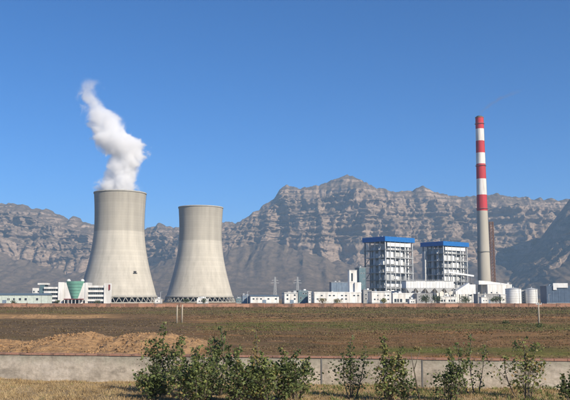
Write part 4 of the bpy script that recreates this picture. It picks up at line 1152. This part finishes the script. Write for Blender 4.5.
# dry grass this side of the wall
def blades(n_tuft, xr, yr, hgt, per, seed, mask=None, width=0.018, spread=0.10):
    r = np.random.RandomState(seed)
    x = r.uniform(xr[0], xr[1], n_tuft); y = r.uniform(yr[0], yr[1], n_tuft)
    if mask is not None:
        k = mask(x, y, r); x, y = x[k], y[k]
    n = len(x)
    h = hgt * r.uniform(0.4, 1.3, n) * (1 + 0.5 * fbm(x / 2.5, y / 2.5, 2))
    X_ = np.repeat(x, per) + r.normal(size=n * per) * spread; Y_ = np.repeat(y, per) + r.normal(size=n * per) * spread
    Hh = np.repeat(h, per) * r.uniform(0.5, 1.1, n * per)
    Z_ = ground_h(X_, Y_) - 0.02
    a = r.uniform(0, 2 * np.pi, n * per); bend = r.normal(size=(n * per, 2)) * 0.5 * Hh[:, None]
    dx, dy = np.cos(a) * width, np.sin(a) * width
    A = np.stack([X_ - dx, Y_ - dy, Z_], 1); B = np.stack([X_ + dx, Y_ + dy, Z_], 1); C = np.stack([X_ + bend[:, 0], Y_ + bend[:, 1], Z_ + Hh], 1)
    return np.stack([A, B, C], 1).reshape(-1, 3), x, y, per
wallmask = lambda x, y, r: (y < wall_line(x) - 0.2)
V, x, y, per = blades(15000, (-21, 21), (35.5, 51.5), 0.17, 8, 3, wallmask, 0.016)
tn = np.clip(0.46 + 0.38 * fbm(x / 1.6, y / 1.6, 4) + rng.normal(size=len(x)) * 0.12 + 0.25 * sstep(-3, 6, x) * np.clip(fbm(x / 1.5 + 8, y / 1.5, 2), 0, 1), 0, 1)
g_ = tri_soup('dry_grass', V, 3, MATS['grass_blade'], np.clip(np.repeat(tn, per) + rng.normal(size=len(x) * per) * 0.1, 0, 1))
tag(g_, 'dry tan grass growing this side of the wall', 'grass', kind='stuff')
# green weeds along the wall foot on the right
V, x, y, per = blades(1500, (0, 21), (37, 47.5), 0.26, 9, 5, lambda x, y, r: (y < wall_line(x) - .2) & (r.rand(len(x)) < 0.25 + 0.9 * np.clip(fbm(x / 1.6, y / 1.6, 2), 0, 1)), 0.035, 0.14)
g_ = tri_soup('green_weeds', V, 3, MATS['leaf'], np.clip(0.6 + rng.normal(size=len(x) * per) * 0.16, 0, 1))
tag(g_, 'low green and yellow weeds under the right-hand saplings', 'weeds', kind='stuff')
# weeds of the field
def field_mask(x, y, r):
    px = 285 + x / y * 806
    left = px < 200
    heapz = (y < 98) & (px < 205)
    tan = (y > 185) & (y < 250) & (px < 130)
    keep = (np.abs(px - 285) < 330) & (~heapz) & (~tan)
    return keep & (r.rand(len(x)) < np.where(left, 0.35, 0.9) * np.clip(0.55 + 0.9 * fbm(x / 12., y / 14., 3), 0.05, 1))
for yr, n, hh, wd, sp, seed in (((52, 110), 20000, 0.13, 0.06, .3, 21), ((110, 200), 24000, 0.17, 0.11, .55, 22), ((200, 400), 20000, 0.26, 0.25, 1.1, 23)):
    xm = yr[1] * 0.40
    V, x, y, per = blades(n, (-xm, xm), yr, hh, 6, seed, field_mask, wd, sp)
    wy = y * (1 + 0.05 * fbm(x / 25.0 + 3, np.log(y) * 6, 3))
    px = 285 + x / y * 806
    green = np.maximum.reduce([band(wy, 122, 168, 7) * (px > 170), band(wy, 71, 79, 2) * (px > 350), 0.8 * band(wy, 255, 330, 18)])
    tn = np.clip(0.25 + 0.6 * green * rng.uniform(0.5, 1.2, len(x)) + rng.normal(size=len(x)) * 0.16 - 0.10 * (px < 200), 0, 1)
    g_ = tri_soup('field_weeds', V, 3, MATS['weed'], np.clip(np.repeat(tn, per) + rng.normal(size=len(x) * per) * .07, 0, 1))
    tag(g_, {21: 'low brown and green weeds in the near field', 22: 'brown and green weeds across the middle field', 23: 'dark scrubby weeds in the far field'}[seed], 'weeds', kind='stuff')

V, x, y, per = blades(5200, (-165, 165), (385, 404), 0.75, 7, 31, lambda x, y, r: r.rand(len(x)) < np.clip(0.5 + 0.9 * fbm(x / 9., y / 9., 3), 0.05, 1), 0.22, 0.7)
g_ = tri_soup('wall_scrub', V, 3, MATS['weed'], np.clip(np.repeat(0.32 + 0.25 * fbm(x / 14., y / 5., 2), per) + rng.normal(size=len(x) * per) * .12, 0, 1))
tag(g_, 'dry reddish scrub along the foot of the plant wall', 'scrub', kind='stuff')
# small trees and shrubs inside the plant and in the field
def shrub(label, px, Y, py_top, wpx, nleaf, tone, seed, name='shrub', cat='shrub', leafsize=0.6, grp='shrubs in front of the plant', trunk=0.35):
    r = np.random.RandomState(seed); x = gx(px, Y); H = gz(py_top, Y); Wd = wpx * mpx(Y) / 2
    t_ = thing(name, label, cat, (x, Y, 0), 0, grp)
    mb = MB(); mb.tube([(0, 0, -.2), (0.05 * H, 0, H * .45), (0, 0, H * .8)], [0.035 * H, .025 * H, .008 * H], 6)
    cl_ = []
    for k in range(9):
        az = r.rand() * 6.28; q = Vector((math.cos(az) * Wd * r.uniform(.3, .8), math.sin(az) * Wd * r.uniform(.3, .8), H * r.uniform(trunk + .1, .95)))
        mb.tube([(0, 0, H * r.uniform(.15, .5)), tuple(q)], [0.014 * H, .005 * H], 4); cl_.append(np.array(q))
    mb.build('trunk', 'bark', t_)
    cl_ = np.array(cl_); idx = r.randint(0, len(cl_), nleaf)
    C = cl_[idx] + r.normal(size=(nleaf, 3)) * np.array([Wd * .28, Wd * .28, H * .12]); C[:, 2] = np.clip(C[:, 2], 0.1, H)
    T = np.clip(tone + r.normal(size=len(cl_))[idx] * .08 + r.normal(size=nleaf) * .12, 0, 1)
    f = tri_soup('crown', leaf_quads(C, leafsize * r.uniform(.6, 1.3, nleaf), r), 4, MATS['leaf'], T, t_); f['kind'] = 'stuff'
for i, (lab, px, Y, top, wd, nl, tone) in enumerate([
    ('dark tree clump below the precipitator row', 426, 560, 295.0, 11, 700, 0.18), ('dark round tree right of the precipitator clump', 437, 570, 296.0, 9, 600, 0.2),
    ('dark bush at the left foot of the chimney', 466, 560, 296.5, 11, 600, 0.18), ('dark bush right of the chimney foot', 496, 560, 296.5, 12, 600, 0.22),
    ('brownish bare shrub before the long white building', 323, 520, 298.8, 9, 260, 0.95), ('brownish shrub at the middle of the long white building', 339, 520, 299.2, 10, 280, 0.93),
    ('small dark bush before the bright white block', 383, 540, 298.5, 7, 300, 0.75), ('dark bush before the steamless tower base', 186, 560, 299.2, 6, 300, 0.25),
    ('dark bush under the right side of the steamless tower', 204, 560, 298.5, 6, 300, 0.22), ('low dark shrub by the green shed', 14, 520, 300.5, 5, 200, 0.2),
    ('dark shrub at the office entrance left side', 57, 560, 300.3, 6, 240, 0.2), ('dark shrub at the office right wing', 97, 560, 300.5, 6, 240, 0.2)]):
    shrub(lab, px, Y, top, wd, nl, tone, 300 + i)
for i, (lab, px, yb, top, wd, nl, tone, ls) in enumerate([
    ('small green bush at the foot of the single pole', 539, 328, 322.5, 8, 160, 0.35, .22), ('dark little bush in the middle of the field above the thicket', 221, 332, 326.5, 5, 90, 0.15, .2),
    ('pale dry tussock by the field edge behind the slanting stem', 416, 351, 346.5, 9, 120, 0.97, .16), ('green weed bush beyond the wall at right', 514, 352, 340, 9, 140, 0.4, .16),
    ('yellow green weed bush beyond the wall behind the yellow sapling', 533, 352, 343, 12, 160, 0.72, .16), ('dark shrub in the right field left of the single pole', 505, 324, 319.5, 6, 90, .3, .25)]):
    shrub(lab, px, ground_y(yb), top, wd, nl, tone, 340 + i, leafsize=ls, grp='bushes in the field', trunk=.1)

# ================================================================== LAMP POSTS IN THE PLANT
for lab, px, Y, top, rz in (('tall lamp post left of the shade-blue shed', 549, 640, 294.5, 0.3), ('lamp post before the sloping flue duct', 457.5, 620, 289.5, 1.0), ('lamp post before the precipitator row', 431, 620, 288.5, 2.0),
                            ('lamp post right of the dark blue-grey pump block', 247.5, 620, 291.5, 0.6), ('lamp post between the two cooling towers', 160.5, 620, 292.0, 0.2), ('lamp post before the bright white block', 391.5, 620, 290.5, 2.6)):
    p_ = thing('lamp_post', lab, 'lamp post', (gx(px, Y), Y, 0), rz, 'lamp posts in the plant'); h = gz(top, Y)
    MB().tube([(0, 0, 0), (0, 0, h)], [0.16, 0.10], 8).build('post', 'steel_pale', p_, True)
    MB().tube([(0, 0, h - .05), (1.2, 0, h + .25)], 0.07, 6).build('arm', 'steel_pale', p_)
    MB().hexa([(1.0, -.18, h + .12), (1.9, -.14, h + .2), (1.9, .14, h + .2), (1.0, .18, h + .12), (1.0, -.14, h + .32), (1.9, -.1, h + .34), (1.9, .1, h + .34), (1.0, .14, h + .32)]).build('lamp_head', 'steel_grey', p_)

# ================================================================== HAZE
hm = bpy.data.materials.new('haze'); hm.use_nodes = True
t = hm.node_tree; t.nodes.remove(t.nodes['Principled BSDF'])
pv = t.nodes.new('ShaderNodeVolumePrincipled')
pv.inputs['Color'].default_value = (0.48, 0.73, 1.0, 1); pv.inputs['Density'].default_value = 0.00009; pv.inputs['Anisotropy'].default_value = 0.0
t.links.new(pv.outputs[0], t.nodes['Material Output'].inputs['Volume'])
MATS['haze'] = hm
hz = MB().box((-9600, -700, -30), (9600, 9600, 760)).build('haze', hm)
tag(hz, 'thin bluish haze filling the air over the plain', 'haze', kind='stuff')
